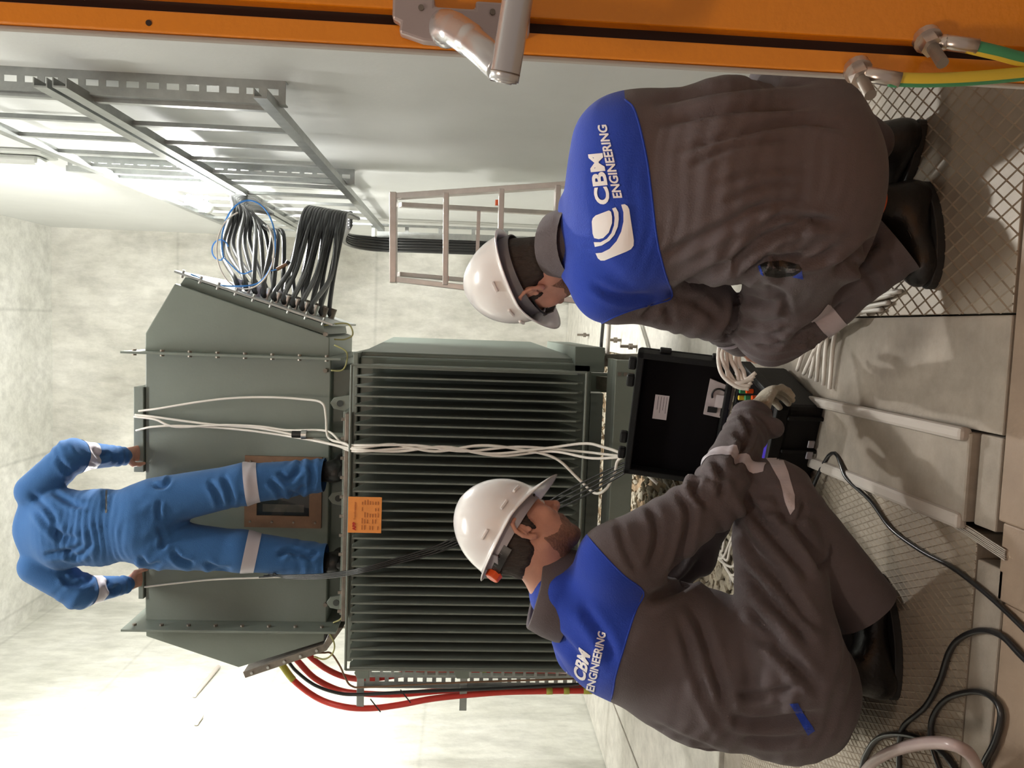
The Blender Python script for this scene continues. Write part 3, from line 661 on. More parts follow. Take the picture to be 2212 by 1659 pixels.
# ------------------------------------------------------------------ open black case
N0 = np.array([-.206, 2.239]); dW = np.array([-.95, .312]); dE = np.array([.312, .95])
LW, LD, HB = .47, .335, .165
CS = empty('equipment_case', (N0[0], N0[1], 0), 'open black rugged plastic case holding a test instrument, between the two crouching men', 'case')
def cp(a, b, z): p = N0+dW*a+dE*b; return np.array([p[0], p[1], z])
ax, ay = np.array([*dW, 0.]), np.array([*dE, 0.])
AZ = np.array([0,0,1.])
def cbox(a0, a1, b0, b1, z0, z1, name, m, parent=CS, bev=.004, **k):
    return MB().obox(cp((a0+a1)/2, (b0+b1)/2, (z0+z1)/2), ax, ay, AZ, (a1-a0)/2, (b1-b0)/2, (z1-z0)/2).build(name, m, parent, bevel=bev, **k)
cbox(0, LW, 0, LD, .006, .13, 'base', 'case', bev=.014)
cbox(-.012, LW+.012, -.012, .012, .128, HB, 'rim', 'case'); cbox(-.012, LW+.012, LD-.012, LD+.012, .128, HB, 'rim', 'case')
cbox(-.012, .012, -.012, LD+.012, .128, HB, 'rim', 'case'); cbox(LW-.012, LW+.012, -.012, LD+.012, .128, HB, 'rim', 'case')
for a in (.03, .14, .25, .36): cbox(a, a+.012, -.018, .0, .01, .128, 'rib', 'case')
PNL = cbox(.014, LW-.014, .014, LD-.014, .135, .152, 'instrument_panel', 'purple', bev=.003)
cbox(.016, .14, .02, LD-.02, .152, .158, 'socket_block', 'foam', PNL, .002)
for i in range(5):
    for j, mm in ((0,'knob'),(1,'ggrn'),(2,'gyel'),(3,'black')):
        c = cp(.04+.024*j, .04+.055*i, .16); MB().cyl(c, c+[0,0,.022], .008, 10).build('socket', mm, PNL, smooth='auto')
cbox(.19, .31, .10, .24, .152, .156, 'display', 'foam', PNL, .002)
for i in range(6):
    cbox(.34+.014*i, .347+.014*i, .03, .055, .152, .1535, 'panel_print', 'print_', PNL, 0)
cbox(.34, .44, .07, .30, .152, .157, 'key_area', 'foam', PNL, .002)
for i in range(3):
    for j in range(4): cbox(.352+.03*i, .372+.03*i, .085+.05*j, .11+.05*j, .157, .162, 'key', 'hstrap', PNL, .001)
# lid, hinged at the far edge and leaning back
lt = math.radians(14); up = np.array([ay[0]*math.sin(lt), ay[1]*math.sin(lt), math.cos(lt)]); ln = np.cross(ax, up); ln = ln if ln[1] < 0 else -ln
L0 = cp(LW/2, LD+.02, HB+.01)
def lb(u0, u1, h0, h1, t0, t1, name, m, parent=CS, bev=.004):
    c = L0+ax*((u0+u1)/2)+up*((h0+h1)/2)+ln*((t0+t1)/2)
    return MB().obox(c, ax, up, ln, (u1-u0)/2, (h1-h0)/2, (t1-t0)/2).build(name, m, parent, bevel=bev)
HW, LH = LW/2+.005, .335
lb(-HW, HW, 0, LH, -.055, -.03, 'lid', 'case', bev=.012)
for q in ((-HW, HW, LH-.025, LH), (-HW, HW, 0, .02)): lb(*q, -.03, .02, 'lid_rim', 'case')
for q in ((-HW, -HW+.022, 0, LH), (HW-.022, HW, 0, LH)): lb(*q, -.03, .02, 'lid_rim', 'case')
lb(-HW+.02, HW-.02, .02, LH-.02, -.031, -.022, 'lid_lining', 'foam')
for u in (-.19, -.125, .10, .165): lb(u-.022, u+.022, LH, LH+.028, -.02, .01, 'latch', 'case', bev=.007)
for h in (.06, .24):
    lb(-HW-.014, -HW, h-.02, h+.02, -.03, .0, 'latch', 'case')
st = lb(-.075, .02, .205, .255, -.022, -.0205, 'sticker', 'paper', bev=0)
for k in range(4): lb(-.07, -.005-.012*(k%2), .212+.010*k, .2135+.010*k, -.0205, -.0200, 'sticker_text', 'ink', st, 0)
CB = CS
def corner(px, py):   # point on the lid lining below a pixel
    r = ray(px, py); P = L0+ln*(-.0215); return CAM+r*(np.dot(P-CAM, ln)/np.dot(r, ln))
bg = empty('zip_bag', corner(1555, 860), 'clear zip bag with a coiled black cord and connectors stuck inside the case lid', 'bag')
C4 = [corner(*q)+ln*.002 for q in ((1523,880),(1560,908),(1580,840),(1545,815))]
C4 = [corner(1519,893)+ln*.002, corner(1573,905)+ln*.002, corner(1588,838)+ln*.002, corner(1534,816)+ln*.002]
mb = MB().add(C4+[c+ln*.006 for c in C4], [(3,2,1,0),(4,5,6,7),(0,1,5,4),(1,2,6,5),(2,3,7,6),(3,0,4,7)]); mb.build('pouch', 'bag', bg, bevel=.001)
def bagp(u, v, o=.008): return C4[0]*(1-u)*(1-v)+C4[1]*u*(1-v)+C4[2]*u*v+C4[3]*(1-u)*v+ln*o
MB().tube([bagp(.5+.32*math.cos(a), .62+.22*math.sin(a), .010) for a in np.linspace(-.6, 3.6, 14)], .0035, 6, 3).build('cord', 'black', bg, smooth=True)
MB().obox(bagp(.3, .2, .011), ax, up, ln, .010, .016, .003).build('connector', 'black', bg); MB().obox(bagp(.78, .2, .011), ax, up, ln, .014, .014, .003).build('connector', 'black', bg)
tg = MB().obox(bagp(.55, .5, .012), ax, up, ln, .024, .018, .0008).build('paper_tag', 'paper', bg)
ctube('black_lead', [cp(.44,-.005,.12), cp(.46,-.04,.06), onz(1790,985,.02), onz(1830,1035,.03), onz(1880,1082,.012), onz(1925,1142,.008), onz(1990,1190,.008), onz(2050,1222,.008), onz(2100,1258,.008), onz(2150,1300,.008), onz(2215,1362,.008), onz(2300,1450,.008)], .0058, 'blackcab', 'black power lead snaking over the floor from the open case', 'cable')
BP = empty('plastic_clip', cp(.35,-.02,.02), 'clear plastic clips at the front of the case base', 'clip')
for k in (0, 1): MB().obox(onz(1752-4*k, 960+24*k, .04), ax, ay, AZ, .012, .003, .010).build('clip', 'hpad', BP, bevel=.002)

# ------------------------------------------------------------------ coils of black cable on the floor at the left, grey conduit
def fl_(pts, z=.009): return [onz(x, y, z) for x, y in pts]
ctube('black_coil', fl_([(1862,1659),(1870,1632),(1893,1598),(1930,1586),(1985,1594),(2040,1630),(2075,1680)]), .0075, 'blackcab', 'thick black cable arching over the checker plate at the lower left', 'cable')
ctube('black_coil', fl_([(1945,1720),(1942,1650),(1945,1595),(1955,1565),(2000,1525),(2030,1470),(2050,1410),(2075,1378),(2120,1362),(2165,1375),(2215,1425),(2300,1500)]), .0068, 'blackcab', 'black cable making the widest loop on the floor at the left', 'cable')
ctube('black_coil', fl_([(2060,1730),(2030,1660),(2012,1600),(2015,1550),(2045,1510),(2100,1494),(2140,1505),(2162,1540),(2150,1600),(2125,1650),(2110,1700)], .011), .0066, 'blackcab', 'black cable making the small round loop on the brown threshold', 'cable')
ctube('grey_hose', [onz(1860,1680,.05), onz(1885,1648,.09), onz(1925,1624,.12), onz(1985,1607,.14), onz(2045,1606,.14), onz(2090,1625,.11), onz(2112,1660,.05), onz(2118,1690,.012)], .0125, 'pvc', 'thick pinkish grey hose arching over the black cables at the lower left', 'hose')

# ------------------------------------------------------------------ orange door at the right
DY = .60
dr = empty('door_1', (.2, DY, 0), 'orange painted steel door standing open at the right edge', 'door'); del dr['category']; dr['kind'] = 'structure'
def yp(px, py, Y=DY): p = at(px, py, Y); return p[0]
xe = .2095   # free edge
MB().box((xe, DY, .02), (xe+.0155, DY+.012, 2.4)).build('frame_strip', 'orange', dr, bevel=.0012)
MB().box((xe-.0032, DY+.003, .02), (xe-.0002, DY+.009, 2.4)).build('edge_seal', 'seal', dr, bevel=.001)
MB().box((xe+.0155, DY+.012, .02), (xe+.0268, DY+.035, 2.4)).build('gap_channel', 'dark', dr)
MB().box((xe+.0268, DY, .02), (.66, DY+.035, 2.4)).build('leaf', 'orange', dr, bevel=.0015)
MB().cyl((xe+.006, DY-.0006, 1.343), (xe+.006, DY+.002, 1.343), .0022, 12).build('screw_hole', 'dark', dr)
# handle: plate with rounded lower corner, neck and grip
zt, zb = at(850, 50, DY)[2], at(1086, 60, DY)[2]
xr_, xl_ = at(900, 6, DY)[0], at(960, 105, DY)[0]
HP = empty('x', (xl_, DY, zb), 'x', 'x')
bpy.data.objects.remove(HP)
zc = (zt+zb)/2
outl = [(xr_, zt), (xr_, zc+.010), (xr_-.006, zc+.010), (xr_-.006, zc-.020), (xr_, zc-.020), (xr_, zb-.02), (xl_+.010, zb-.02), (xl_+.004, zb+.01), (xl_+.000, zc-.005), (xl_+.001, zc+.018), (xl_+.006, zc+.036), (xl_+.0135, zt-.006), (xl_+.016, zt)]
MB().prism(outl, DY-.011, DY-.0005).build('handle_plate', 'hplate', dr, bevel=.002)
for z_ in (zc+.020, zc-.033): MB().cyl((xr_-.008, DY-.0125, z_), (xr_-.008, DY-.0105, z_), .0022, 10).build('plate_screw', 'dsteel', dr)
c0 = at(965, 58, DY-.02); c1 = at(1000, 75, DY-.04); c2 = at(1045, 112, DY-.062); c3 = at(1080, 146, DY-.07)
MB().tube([c0+[0,.01,0], c0, c1, c2, c3], [.0125, .0120, .0115, .0105, .0105], 20, 10).build('handle_neck', 'handle', dr, smooth=True)
g0, g1 = at(1090, 165, DY-.075), at(1128, -60, DY-.09)
gd = (g1-g0)/np.linalg.norm(g1-g0)
o_ = MB().tube([g0-gd*.0045, g0-gd*.0035, g0, g0+gd*.002, g1], [.0055,.0088,.0098,.0100,.0100], 24, 4).build('handle_grip', 'handle', dr, smooth=True)
MB().tube([g0+gd*.0015, g0+gd*.0025], .01015, 24, 1).build('grip_ring', 'dsteel', dr, smooth=True)
# earth studs and yellow-green bonding cables
def bond(px, py, name_lbl, pts, m, Y=DY):
    s = empty('bonding_cable', at(px, py, Y), name_lbl, 'cable')
    p = at(px, py, Y); q_ = p+np.array([0,0,0.])
    out = np.array([-.0, -1, 0.]); side = np.array([-1., 0, 0])
    # bolt axis leaves the door towards the camera and the left
    dirv = np.array([-.75, -.66, 0.]); b0_ = p+np.array([0,-.001,0])
    MB().cyl(b0_+dirv*-.002, b0_+dirv*.004, .0105, 14).build('washer', 'lug', s, smooth='auto')
    MB().cyl(b0_+dirv*.004, b0_+dirv*.014, .0082, 6).build('nut', 'lug', s)
    MB().cyl(b0_+dirv*.014, b0_+dirv*.036, .0045, 12).build('stud', 'dsteel', s, smooth='auto')
    A = [at(x, y, Y-d_) for x, y, d_ in pts]
    MB().tube([b0_+dirv*.008+[0,0,-.004], (b0_+dirv*.008)*.5+A[0]*.5, A[0]], [.006,.005,.0062], 10, 6).build('lug', 'lug', s, smooth=True)
    dd = (A[1]-A[0])/np.linalg.norm(A[1]-A[0])
    MB().tube([A[0]-dd*.004, A[0]+dd*.022], .0058, 12, 1).build('lug_barrel', 'lug', s, smooth=True)
    MB().tube([a+dd*.018 if i == 0 else a for i, a in enumerate(A)], .0050, 12, 8).build('insulation', m[0], s, smooth=True)
    off = np.array([.0, -.0005, 0])
    MB().tube([a+np.array([-.0032, -.0002, 0])+(dd*.02 if i == 0 else 0) for i, a in enumerate(A)], .0028, 10, 8).build('insulation_stripe', m[1], s, smooth=True)
bond(2000, 84, 'green and yellow bonding cable on the orange door leaf, lower in the door', [(2045,92,.012),(2090,98,.016),(2150,112,.018),(2215,128,.016),(2300,135,.012)], ('ggrn','gyel'))
bond(1850, 150, 'yellow and green bonding cable on the narrow orange strip near the floor', [(1880,162,.012),(1925,170,.016),(2000,172,.018),(2100,168,.018),(2215,158,.014),(2300,150,.012)], ('gyel','ggrn'))
# ------------------------------------------------------------------ people: smooth bodies grown from tapered limbs
f32 = np.float32
def unit(v): v = np.asarray(v, float); return v/np.linalg.norm(v)
def smin(a, b, k):
    h = np.clip(.5+.5*(b-a)/k, 0, 1); return b*(1-h)+a*h-k*h*(1-h)
class Cone:      # tapered limb a->b; wide = (side axis, width factor)
    def __init__(s, a, b, ra, rb=None, side=None, wf=1.0, k=.03): s.a, s.b, s.ra, s.rb, s.side, s.wf, s.k = np.array(a, float), np.array(b, float), ra, rb if rb is not None else ra, side, wf, k
    def __call__(s, P):
        ba = s.b-s.a; L2 = ba@ba; q = P-s.a.astype(f32); t = np.clip((q@ba.astype(f32))/max(L2, 1e-9), 0, 1)
        q = q-t[..., None]*ba.astype(f32); r = s.ra+(s.rb-s.ra)*t
        if s.side is None: return np.sqrt((q*q).sum(-1))-r
        sd = np.array(s.side, float); 
        if L2 > 1e-9: sd = sd-ba*(sd@ba)/L2
        sd = unit(sd); qs = q@sd.astype(f32); n2 = (q*q).sum(-1)-qs*qs
        return (np.sqrt(np.maximum(n2, 0)+(qs/s.wf)**2)-r)
class Ell:       # ellipsoid, axes are rows of A
    def __init__(s, c, r, A=np.eye(3), k=.02): s.c, s.r, s.A, s.k = np.array(c, float), np.array(r, float), np.array(A, float), k
    def __call__(s, P):
        q = (P-s.c.astype(f32))@s.A.T.astype(f32); k0 = np.sqrt(((q/s.r.astype(f32))**2).sum(-1)); k1 = np.sqrt(((q/(s.r**2).astype(f32))**2).sum(-1))+1e-6
        return k0*(k0-1)/k1
def bounds(pr):
    lo, hi = np.full(3, 9e9), np.full(3, -9e9)
    for p in pr:
        if isinstance(p, Cone):
            for c, r in ((p.a, p.ra), (p.b, p.rb)): r = r*max(1, p.wf); lo = np.minimum(lo, c-r); hi = np.maximum(hi, c+r)
        else: r = p.r.max(); lo = np.minimum(lo, p.c-r); hi = np.maximum(hi, p.c+r)
    return lo-.03, hi+.03
def field(groups, P, cuts=()):
    out = None
    for pr in groups:
        d = None
        for p in pr:
            v = p(P); d = v if d is None else smin(d, v, p.k)
        out = d if out is None else smin(out, d, .012)
    for c in cuts: out = np.maximum(out, -c(P))
    return out
def nets(groups, h, cuts=(), extra=None):
    lo, hi = bounds([p for g in groups for p in g]); n = np.ceil((hi-lo)/h).astype(int)+1
    xs = [(lo[i]+h*np.arange(n[i])).astype(f32) for i in range(3)]
    V = np.empty(tuple(n), f32)
    Y, Z = np.meshgrid(xs[1], xs[2], indexing='ij')
    for i0 in range(0, n[0], 16):
        X = xs[0][i0:i0+16]; P = np.empty((len(X), n[1], n[2], 3), f32); P[..., 0] = X[:, None, None]; P[..., 1] = Y; P[..., 2] = Z
        V[i0:i0+16] = field(groups, P, cuts)
    S = V < 0
    c = [slice(None, -1), slice(1, None)]; cnt = np.zeros(tuple(n-1), np.int8)
    for i in (0,1):
        for j in (0,1):
            for k in (0,1): cnt += S[c[i], c[j], c[k]]
    mask = (cnt > 0) & (cnt < 8); idx = -np.ones(mask.shape, np.int64); I = np.argwhere(mask); idx[mask] = np.arange(len(I))
    acc = np.zeros((len(I), 3)); w = np.zeros(len(I))
    off = [(i,j,k) for i in (0,1) for j in (0,1) for k in (0,1)]
    for a in off:
        for ax_ in range(3):
            if a[ax_]: continue
            b = list(a); b[ax_] = 1
            va = V[I[:,0]+a[0], I[:,1]+a[1], I[:,2]+a[2]]; vb = V[I[:,0]+b[0], I[:,1]+b[1], I[:,2]+b[2]]
            m = (va < 0) != (vb < 0); t = np.where(m, va/np.where(m, va-vb, 1), 0)
            p = np.repeat(np.array(a, float)[None], len(I), 0); p[:, ax_] += t
            acc[m] += p[m]; w[m] += 1
    VV = lo+h*(I+acc/w[:, None]); F_ = []
    for ax_ in range(3):
        a1, a2 = [(1,2),(2,0),(0,1)][ax_]
        s0 = [slice(None)]*3; s1 = [slice(None)]*3; s0[ax_] = slice(None,-1); s1[ax_] = slice(1,None)
        ch = S[tuple(s0)] != S[tuple(s1)]; E = np.argwhere(ch)
        E = E[(E[:, a1] > 0) & (E[:, a2] > 0) & (E[:, a1] < n[a1]-1) & (E[:, a2] < n[a2]-1)]
        sg = S[E[:,0], E[:,1], E[:,2]]
        q = []
        for d1, d2 in ((-1,-1),(0,-1),(0,0),(-1,0)):
            e = E.copy(); e[:, a1] += d1; e[:, a2] += d2; q.append(idx[e[:,0], e[:,1], e[:,2]])
        q = np.stack(q, 1); q[~sg] = q[~sg][:, ::-1]; F_.append(q)
    Fq = np.concatenate(F_); Fq = Fq[(Fq >= 0).all(1)]
    return VV, Fq
def vnormals(V, Fq):
    n = np.cross(V[Fq[:,2]]-V[Fq[:,0]], V[Fq[:,3]]-V[Fq[:,1]]); N = np.zeros_like(V)
    for i in range(4): np.add.at(N, Fq[:, i], n)
    return N/(np.linalg.norm(N, axis=1)[:, None]+1e-12)
def relax(V, Fq, it=2, k=.5):
    for _ in range(it):
        S_ = np.zeros_like(V); c = np.zeros(len(V))
        for i in range(4):
            a, b = Fq[:, i], Fq[:, (i+1)%4]
            np.add.at(S_, a, V[b]); np.add.at(c, a, 1); np.add.at(S_, b, V[a]); np.add.at(c, b, 1)
        V = V+k*(S_/c[:, None]-V)
    return V
def tomesh(name, V, Fq):
    me = bpy.data.meshes.new(name); me.vertices.add(len(V)); me.vertices.foreach_set('co', np.asarray(V, np.float32).ravel())
    Fq = np.asarray(Fq); k = Fq.shape[1]
    me.loops.add(Fq.size); me.loops.foreach_set('vertex_index', Fq.astype(np.int32).ravel())
    me.polygons.add(len(Fq)); me.polygons.foreach_set('loop_start', np.arange(0, Fq.size, k, dtype=np.int32))
    me.update(calc_edges=True); me.validate(); return me
def tri(Fq): return np.concatenate([Fq[:, [0,1,2]], Fq[:, [0,2,3]]]) if Fq.shape[1] == 4 else Fq
def clip(V, T, s):
    """split a triangle mesh by the sign of a vertex field, with a clean cut edge; returns (positive, negative)"""
    V = np.asarray(V); s = np.where(np.abs(s) < 1e-7, 1e-7, s); pos = s[T] > 0; k = pos.sum(1); outs = []
    for sign in (True, False):
        full = T[k == (3 if sign else 0)]; ext = []; nv = []; cache = {}
        mix = T[(k == 1) | (k == 2)]
        def cut(a, b):
            key = (a, b) if a < b else (b, a)
            if key not in cache: t_ = s[a]/(s[a]-s[b]); cache[key] = len(V)+len(nv); nv.append(V[a]+(V[b]-V[a])*t_)
            return cache[key]
        for tr_ in mix:
            poly = []
            for i in range(3):
                a, b = tr_[i], tr_[(i+1)%3]
                if (s[a] > 0) == sign: poly.append(a)
                if (s[a] > 0) != (s[b] > 0): poly.append(cut(a, b))
            for i in range(1, len(poly)-1): ext.append((poly[0], poly[i], poly[i+1]))
        TT = np.concatenate([full, np.array(ext, int).reshape(-1, 3)]); VV = np.vstack([V]+([np.array(nv)] if nv else []))
        used, inv = np.unique(TT, return_inverse=True); outs.append((VV[used], inv.reshape(-1, 3), used))
    return outs
def polyline_dist(P2, pts):
    """signed distance in the plane (positive on the left of the line), and parameter"""
    pts = np.array(pts, float); best = np.full(len(P2), 1e9); sg = np.zeros(len(P2)); par = np.zeros(len(P2))
    L = 0
    for i in range(len(pts)-1):
        a, b = pts[i], pts[i+1]; d = b-a; l = np.linalg.norm(d); q = P2-a; t = np.clip(q@d/l**2, 0, 1)
        r = q-t[:, None]*d; dist = np.hypot(r[:,0], r[:,1]); cr = d[0]*q[:,1]-d[1]*q[:,0]
        m = dist < best; best[m] = dist[m]; sg[m] = np.sign(cr[m]); par[m] = L+t[m]*l; L += l
    return best, sg, par/L
def in_poly(P2, poly):
    poly = np.array(poly, float); c = np.zeros(len(P2), bool); j = len(poly)-1
    for i in range(len(poly)):
        a, b = poly[i], poly[j]
        m = ((a[1] > P2[:,1]) != (b[1] > P2[:,1])) & (P2[:,0] < (b[0]-a[0])*(P2[:,1]-a[1])/(b[1]-a[1]+1e-12)+a[0]); c ^= m; j = i
    return c
def poly_field(V, poly):
    P2 = proj(V); d, _, _ = polyline_dist(P2, list(poly)+[poly[0]]); return np.where(in_poly(P2, poly), d, -d)
def folds(V, N, creases, px):
    """creases: (pixel polyline, width px, depth m) pressed into the cloth on the side seen by the camera; ridges have negative depth"""
    P2 = proj(V); face = ((CAM-V)*N).sum(1) > -0.02*np.linalg.norm(CAM-V, axis=1); D = np.zeros(len(V))
    for pts, wd_, dep in creases:
        if len(pts) > 2: pts = catmull(np.array([(*p, 0.) for p in pts]), 5)[:, :2]
        d, sg, t = polyline_dist(P2, pts); e = np.clip(np.minimum(t, 1-t)*5, 0, 1); e = np.where((t > 0) & (t < 1), e, 0)
        u = d*sg/wd_; prof = -np.exp(-u*u)+.55*np.exp(-(u-1.9)**2)+.3*np.exp(-(u+1.9)**2)
        D += 2.1*dep*prof*e
    return V+N*(D*face)[:, None]
def wrinkles(V, N, spots, seed=0):
    """spots: (centre, radius, axis, wavelength, amplitude) - gathers running across the axis"""
    D = np.zeros(len(V))
    for k, (c, r, ax_, wl_, am) in enumerate(spots):
        q = V-np.asarray(c); w_ = np.exp(-(q*q).sum(1)/(r*r)); ax_ = unit(ax_); t = q@ax_
        i = np.where(w_ > .02)[0]
        for j in i:
            nz = noise.noise(Vector(V[j]*7+seed*3.1+k)); n2_ = noise.noise(Vector(V[j]*16+9+k))
            D[j] += 1.5*am*w_[j]*(math.sin(2*math.pi*t[j]/wl_+nz*5.5)*(.6+.8*n2_)+.5*n2_)
    return V+N*D[:, None]

def hand(wr, dirv, palm, thumb_side, curl=.5, size=1.0, spread=.10, glove=0.0):
    """wr wrist, dirv towards the fingers, palm = direction the palm faces, thumb_side = +1/-1; returns one group of tapered segments"""
    f = unit(dirv); p = unit(np.array(palm)-f*np.dot(palm, f)); s = np.cross(f, p)*thumb_side
    S = size; g = glove; pr = []
    pr.append(Cone(wr-f*.03*S, wr+f*.02*S, .026*S+g, .024*S+g, s, 1.15, .015))
    pr.append(Cone(wr+f*.02*S, wr+f*.085*S, .0155*S+g, .0145*S+g, s, 2.5, .012))
    lens = [(.030,.040,.025,.020), (.010,.045,.029,.022), (-.010,.041,.027,.021), (-.029,.032,.021,.018)]
    for i, (o, l1, l2, l3) in enumerate(lens):
        b = wr+f*(.088-.004*abs(i-1))*S+s*o*S; d_ = unit(f+s*spread*(1.5-i)*.6); ang = 0; pts = [b-d_*.02]
        pts.append(b)
        for l, c_ in ((l1, .55), (l2, .95), (l3, .75)):
            ang += curl*c_*1.25; dd = d_*math.cos(ang)+p*math.sin(ang); pts.append(pts[-1]+dd*l*S)
        rr = [.0100,.0095,.0088,.0080,.0072]
        if i == 3: rr = [x*.87 for x in rr]
        for a_, b_, r1, r2 in zip(pts[:-1], pts[1:], rr[:-1], rr[1:]): pr.append(Cone(a_, b_, r1*S+g*.7, r2*S+g*.7, k=.004))
    t0 = wr+f*.018*S+s*.022*S; t1 = t0+(f*.55+s*.65+p*.30)*.042*S; t2 = t1+(f*.85+s*.15+p*(.35+curl*.3))*.032*S; t3 = t2+(f*.9-s*.1+p*(.3+curl*.5))*.026*S
    for a_, b_, r1, r2 in ((t0,t1,.0145,.0125),(t1,t2,.0115,.0100),(t2,t3,.0100,.0080)): pr.append(Cone(a_, b_, r1*S+g*.7, r2*S+g*.7, k=.008))
    return pr
def frame(f, up=(0,0,1)):
    f = unit(f); u = unit(np.array(up, float)-f*np.dot(up, f)); return f, np.cross(u, f), u      # forward, left, up
def head_prims(O, f, l, u, neck):
    A = np.array([f, l, u]); W = lambda a, b, c: np.asarray(O)+f*a+l*b+u*c
    pr = [Ell(W(-.012,0,.032), (.098,.077,.098), A, .02), Ell(W(.012,0,-.018), (.078,.066,.085), A, .03), Ell(W(.035,0,-.055), (.055,.054,.052), A, .03),
          Cone(W(.068,-.012,-.098), W(.068,.012,-.098), .020, k=.02), Cone(W(.088,0,.022), W(.113,0,-.022), .008, .013, k=.012),
          Cone(W(.100,-.013,-.026), W(.100,.013,-.026), .009, k=.008), Cone(W(.078,-.030,.030), W(.078,.030,.030), .016, k=.012),
          Cone(W(.060,-.045,-.012), W(.060,-.045,-.02), .020, k=.02), Cone(W(.060,.045,-.012), W(.060,.045,-.02), .020, k=.02),
          Cone(W(.087,-.018,-.052), W(.087,.018,-.052), .0075, k=.006), Cone(W(.084,-.016,-.066), W(.084,.016,-.066), .008, k=.006),
          Cone(W(.0,-.052,-.055), W(.055,-.03,-.09), .016, .016, k=.02), Cone(W(.0,.052,-.055), W(.055,.03,-.09), .016, .016, k=.02),
          Cone(W(-.02,0,-.04), neck, .056, .062, k=.03)]
    for sgn in (1, -1): pr.append(Ell(W(.081, sgn*.031, .008), (.0115,.0125,.0115), A, .003))
    ears = []
    for sgn in (1, -1):
        fe, ue = unit(f*.97-u*.2), unit(u*.97+f*.2)
        ear = lambda a, c, o=0: W(0, sgn*(.0745+o), 0)+fe*(a-.008)+ue*(c-.005)
        # helix rim, concha, lobe
        P_ = [(.006,.030,.008),(-.006,.036,.014),(-.019,.030,.018),(-.025,.012,.018),(-.020,-.006,.014),(-.008,-.022,.009)]
        for a_, b_ in zip(P_[:-1], P_[1:]): ears.append(Cone(ear(*a_), ear(*b_), .0048, k=.003))
        ears += [Ell(ear(-.010,.010,.006), (.016,.005,.024), np.array([fe,l,ue]), .005), Cone(ear(-.004,-.022,.006), ear(.001,-.026,.006), .0075, k=.006), Cone(ear(.006,.0,.005), ear(.006,-.006,.006), .005, k=.003),
                 Cone(ear(-.014,.016,.011), ear(-.010,-.006,.010), .0035, k=.003)]
    return pr, ears
def headmesh(O, f, l, u, neck, parts=('hair','beard'), extra=[]):
    pr, ears = head_prims(O, f, l, u, neck)
    V1, F1 = nets([pr], .0038); V1 = relax(V1, F1, 1)
    V2, F2 = nets([ears], .0022); V2 = relax(V2, F2, 1)
    return (V1, F1), (V2, F2), pr
HAIR = lambda L: L[:,2]-np.interp(L[:,0], [-.12,-.05,-.032,-.026,-.002,.004,.012,.018,.05,.075,.11], [-.052,-.050,-.042,-.024,-.002,-.020,-.020,.012,.030,.072,.13])
BEARD = lambda L: np.minimum(np.interp(L[:,0], [-.01,.005,.03,.06,.085,.12], [-.03,-.050,-.066,-.062,-.040,-.036])-L[:,2], np.minimum(L[:,0]+.005, L[:,2]+.125))
def eyes(O, f, l, u, parent):
    for sgn in (1, -1):
        c_ = O+f*.083+l*sgn*.031+u*.008
        for nm, cc, r_, m_ in (('eyeball', c_, .0118, 'eyew'), ('iris', c_+f*.0080, .0055, 'ink')):
            bm = bmesh.new(); bmesh.ops.create_icosphere(bm, subdivisions=2, radius=r_, matrix=Matrix.Translation(Vector(cc))); me = bpy.data.meshes.new(nm); bm.to_mesh(me); bm.free(); link(nm, me, m_, parent, smooth=True)
        MB().tube([O+f*(.094-.012*abs(k))+l*(sgn*.031+k*.018)+u*(.034-.004*abs(k)) for k in (-1,-.5,0,.5,1)], .0035, 6, 3).build('eyebrow', 'hair', parent, smooth=True)
def joinmesh(parts):
    V, F_, n = [], [], 0
    for v, f in parts: V.append(v); F_.append(tri(np.asarray(f))+n); n += len(v)
    return np.concatenate(V), np.concatenate(F_)
def hairmesh(pr, O, f, l, u, thick, test, name, m, parent, h=.0048):
    """a shell grown outward from the head where test(local forward, side, up) > 0"""
    V, Fq = nets([[p for p in pr]], h); N = vnormals(V, Fq); L = (V-O)@np.array([f, l, u]).T
    s = test(L); nz = np.array([noise.noise(Vector(p*np.array([60,60,22])))+.6*noise.noise(Vector(p*140)) for p in L[:, :]]); s = s+nz*.004
    d = np.clip(s/.012, 0, 1)**.6*thick*(1+.25*nz); V = V+N*(d-.0006)[:, None]
    (Vp, Tp, _), _n = clip(V, tri(Fq), s+.0001)
    return link(name, tomesh(name, Vp, Tp), m, parent, smooth=True)
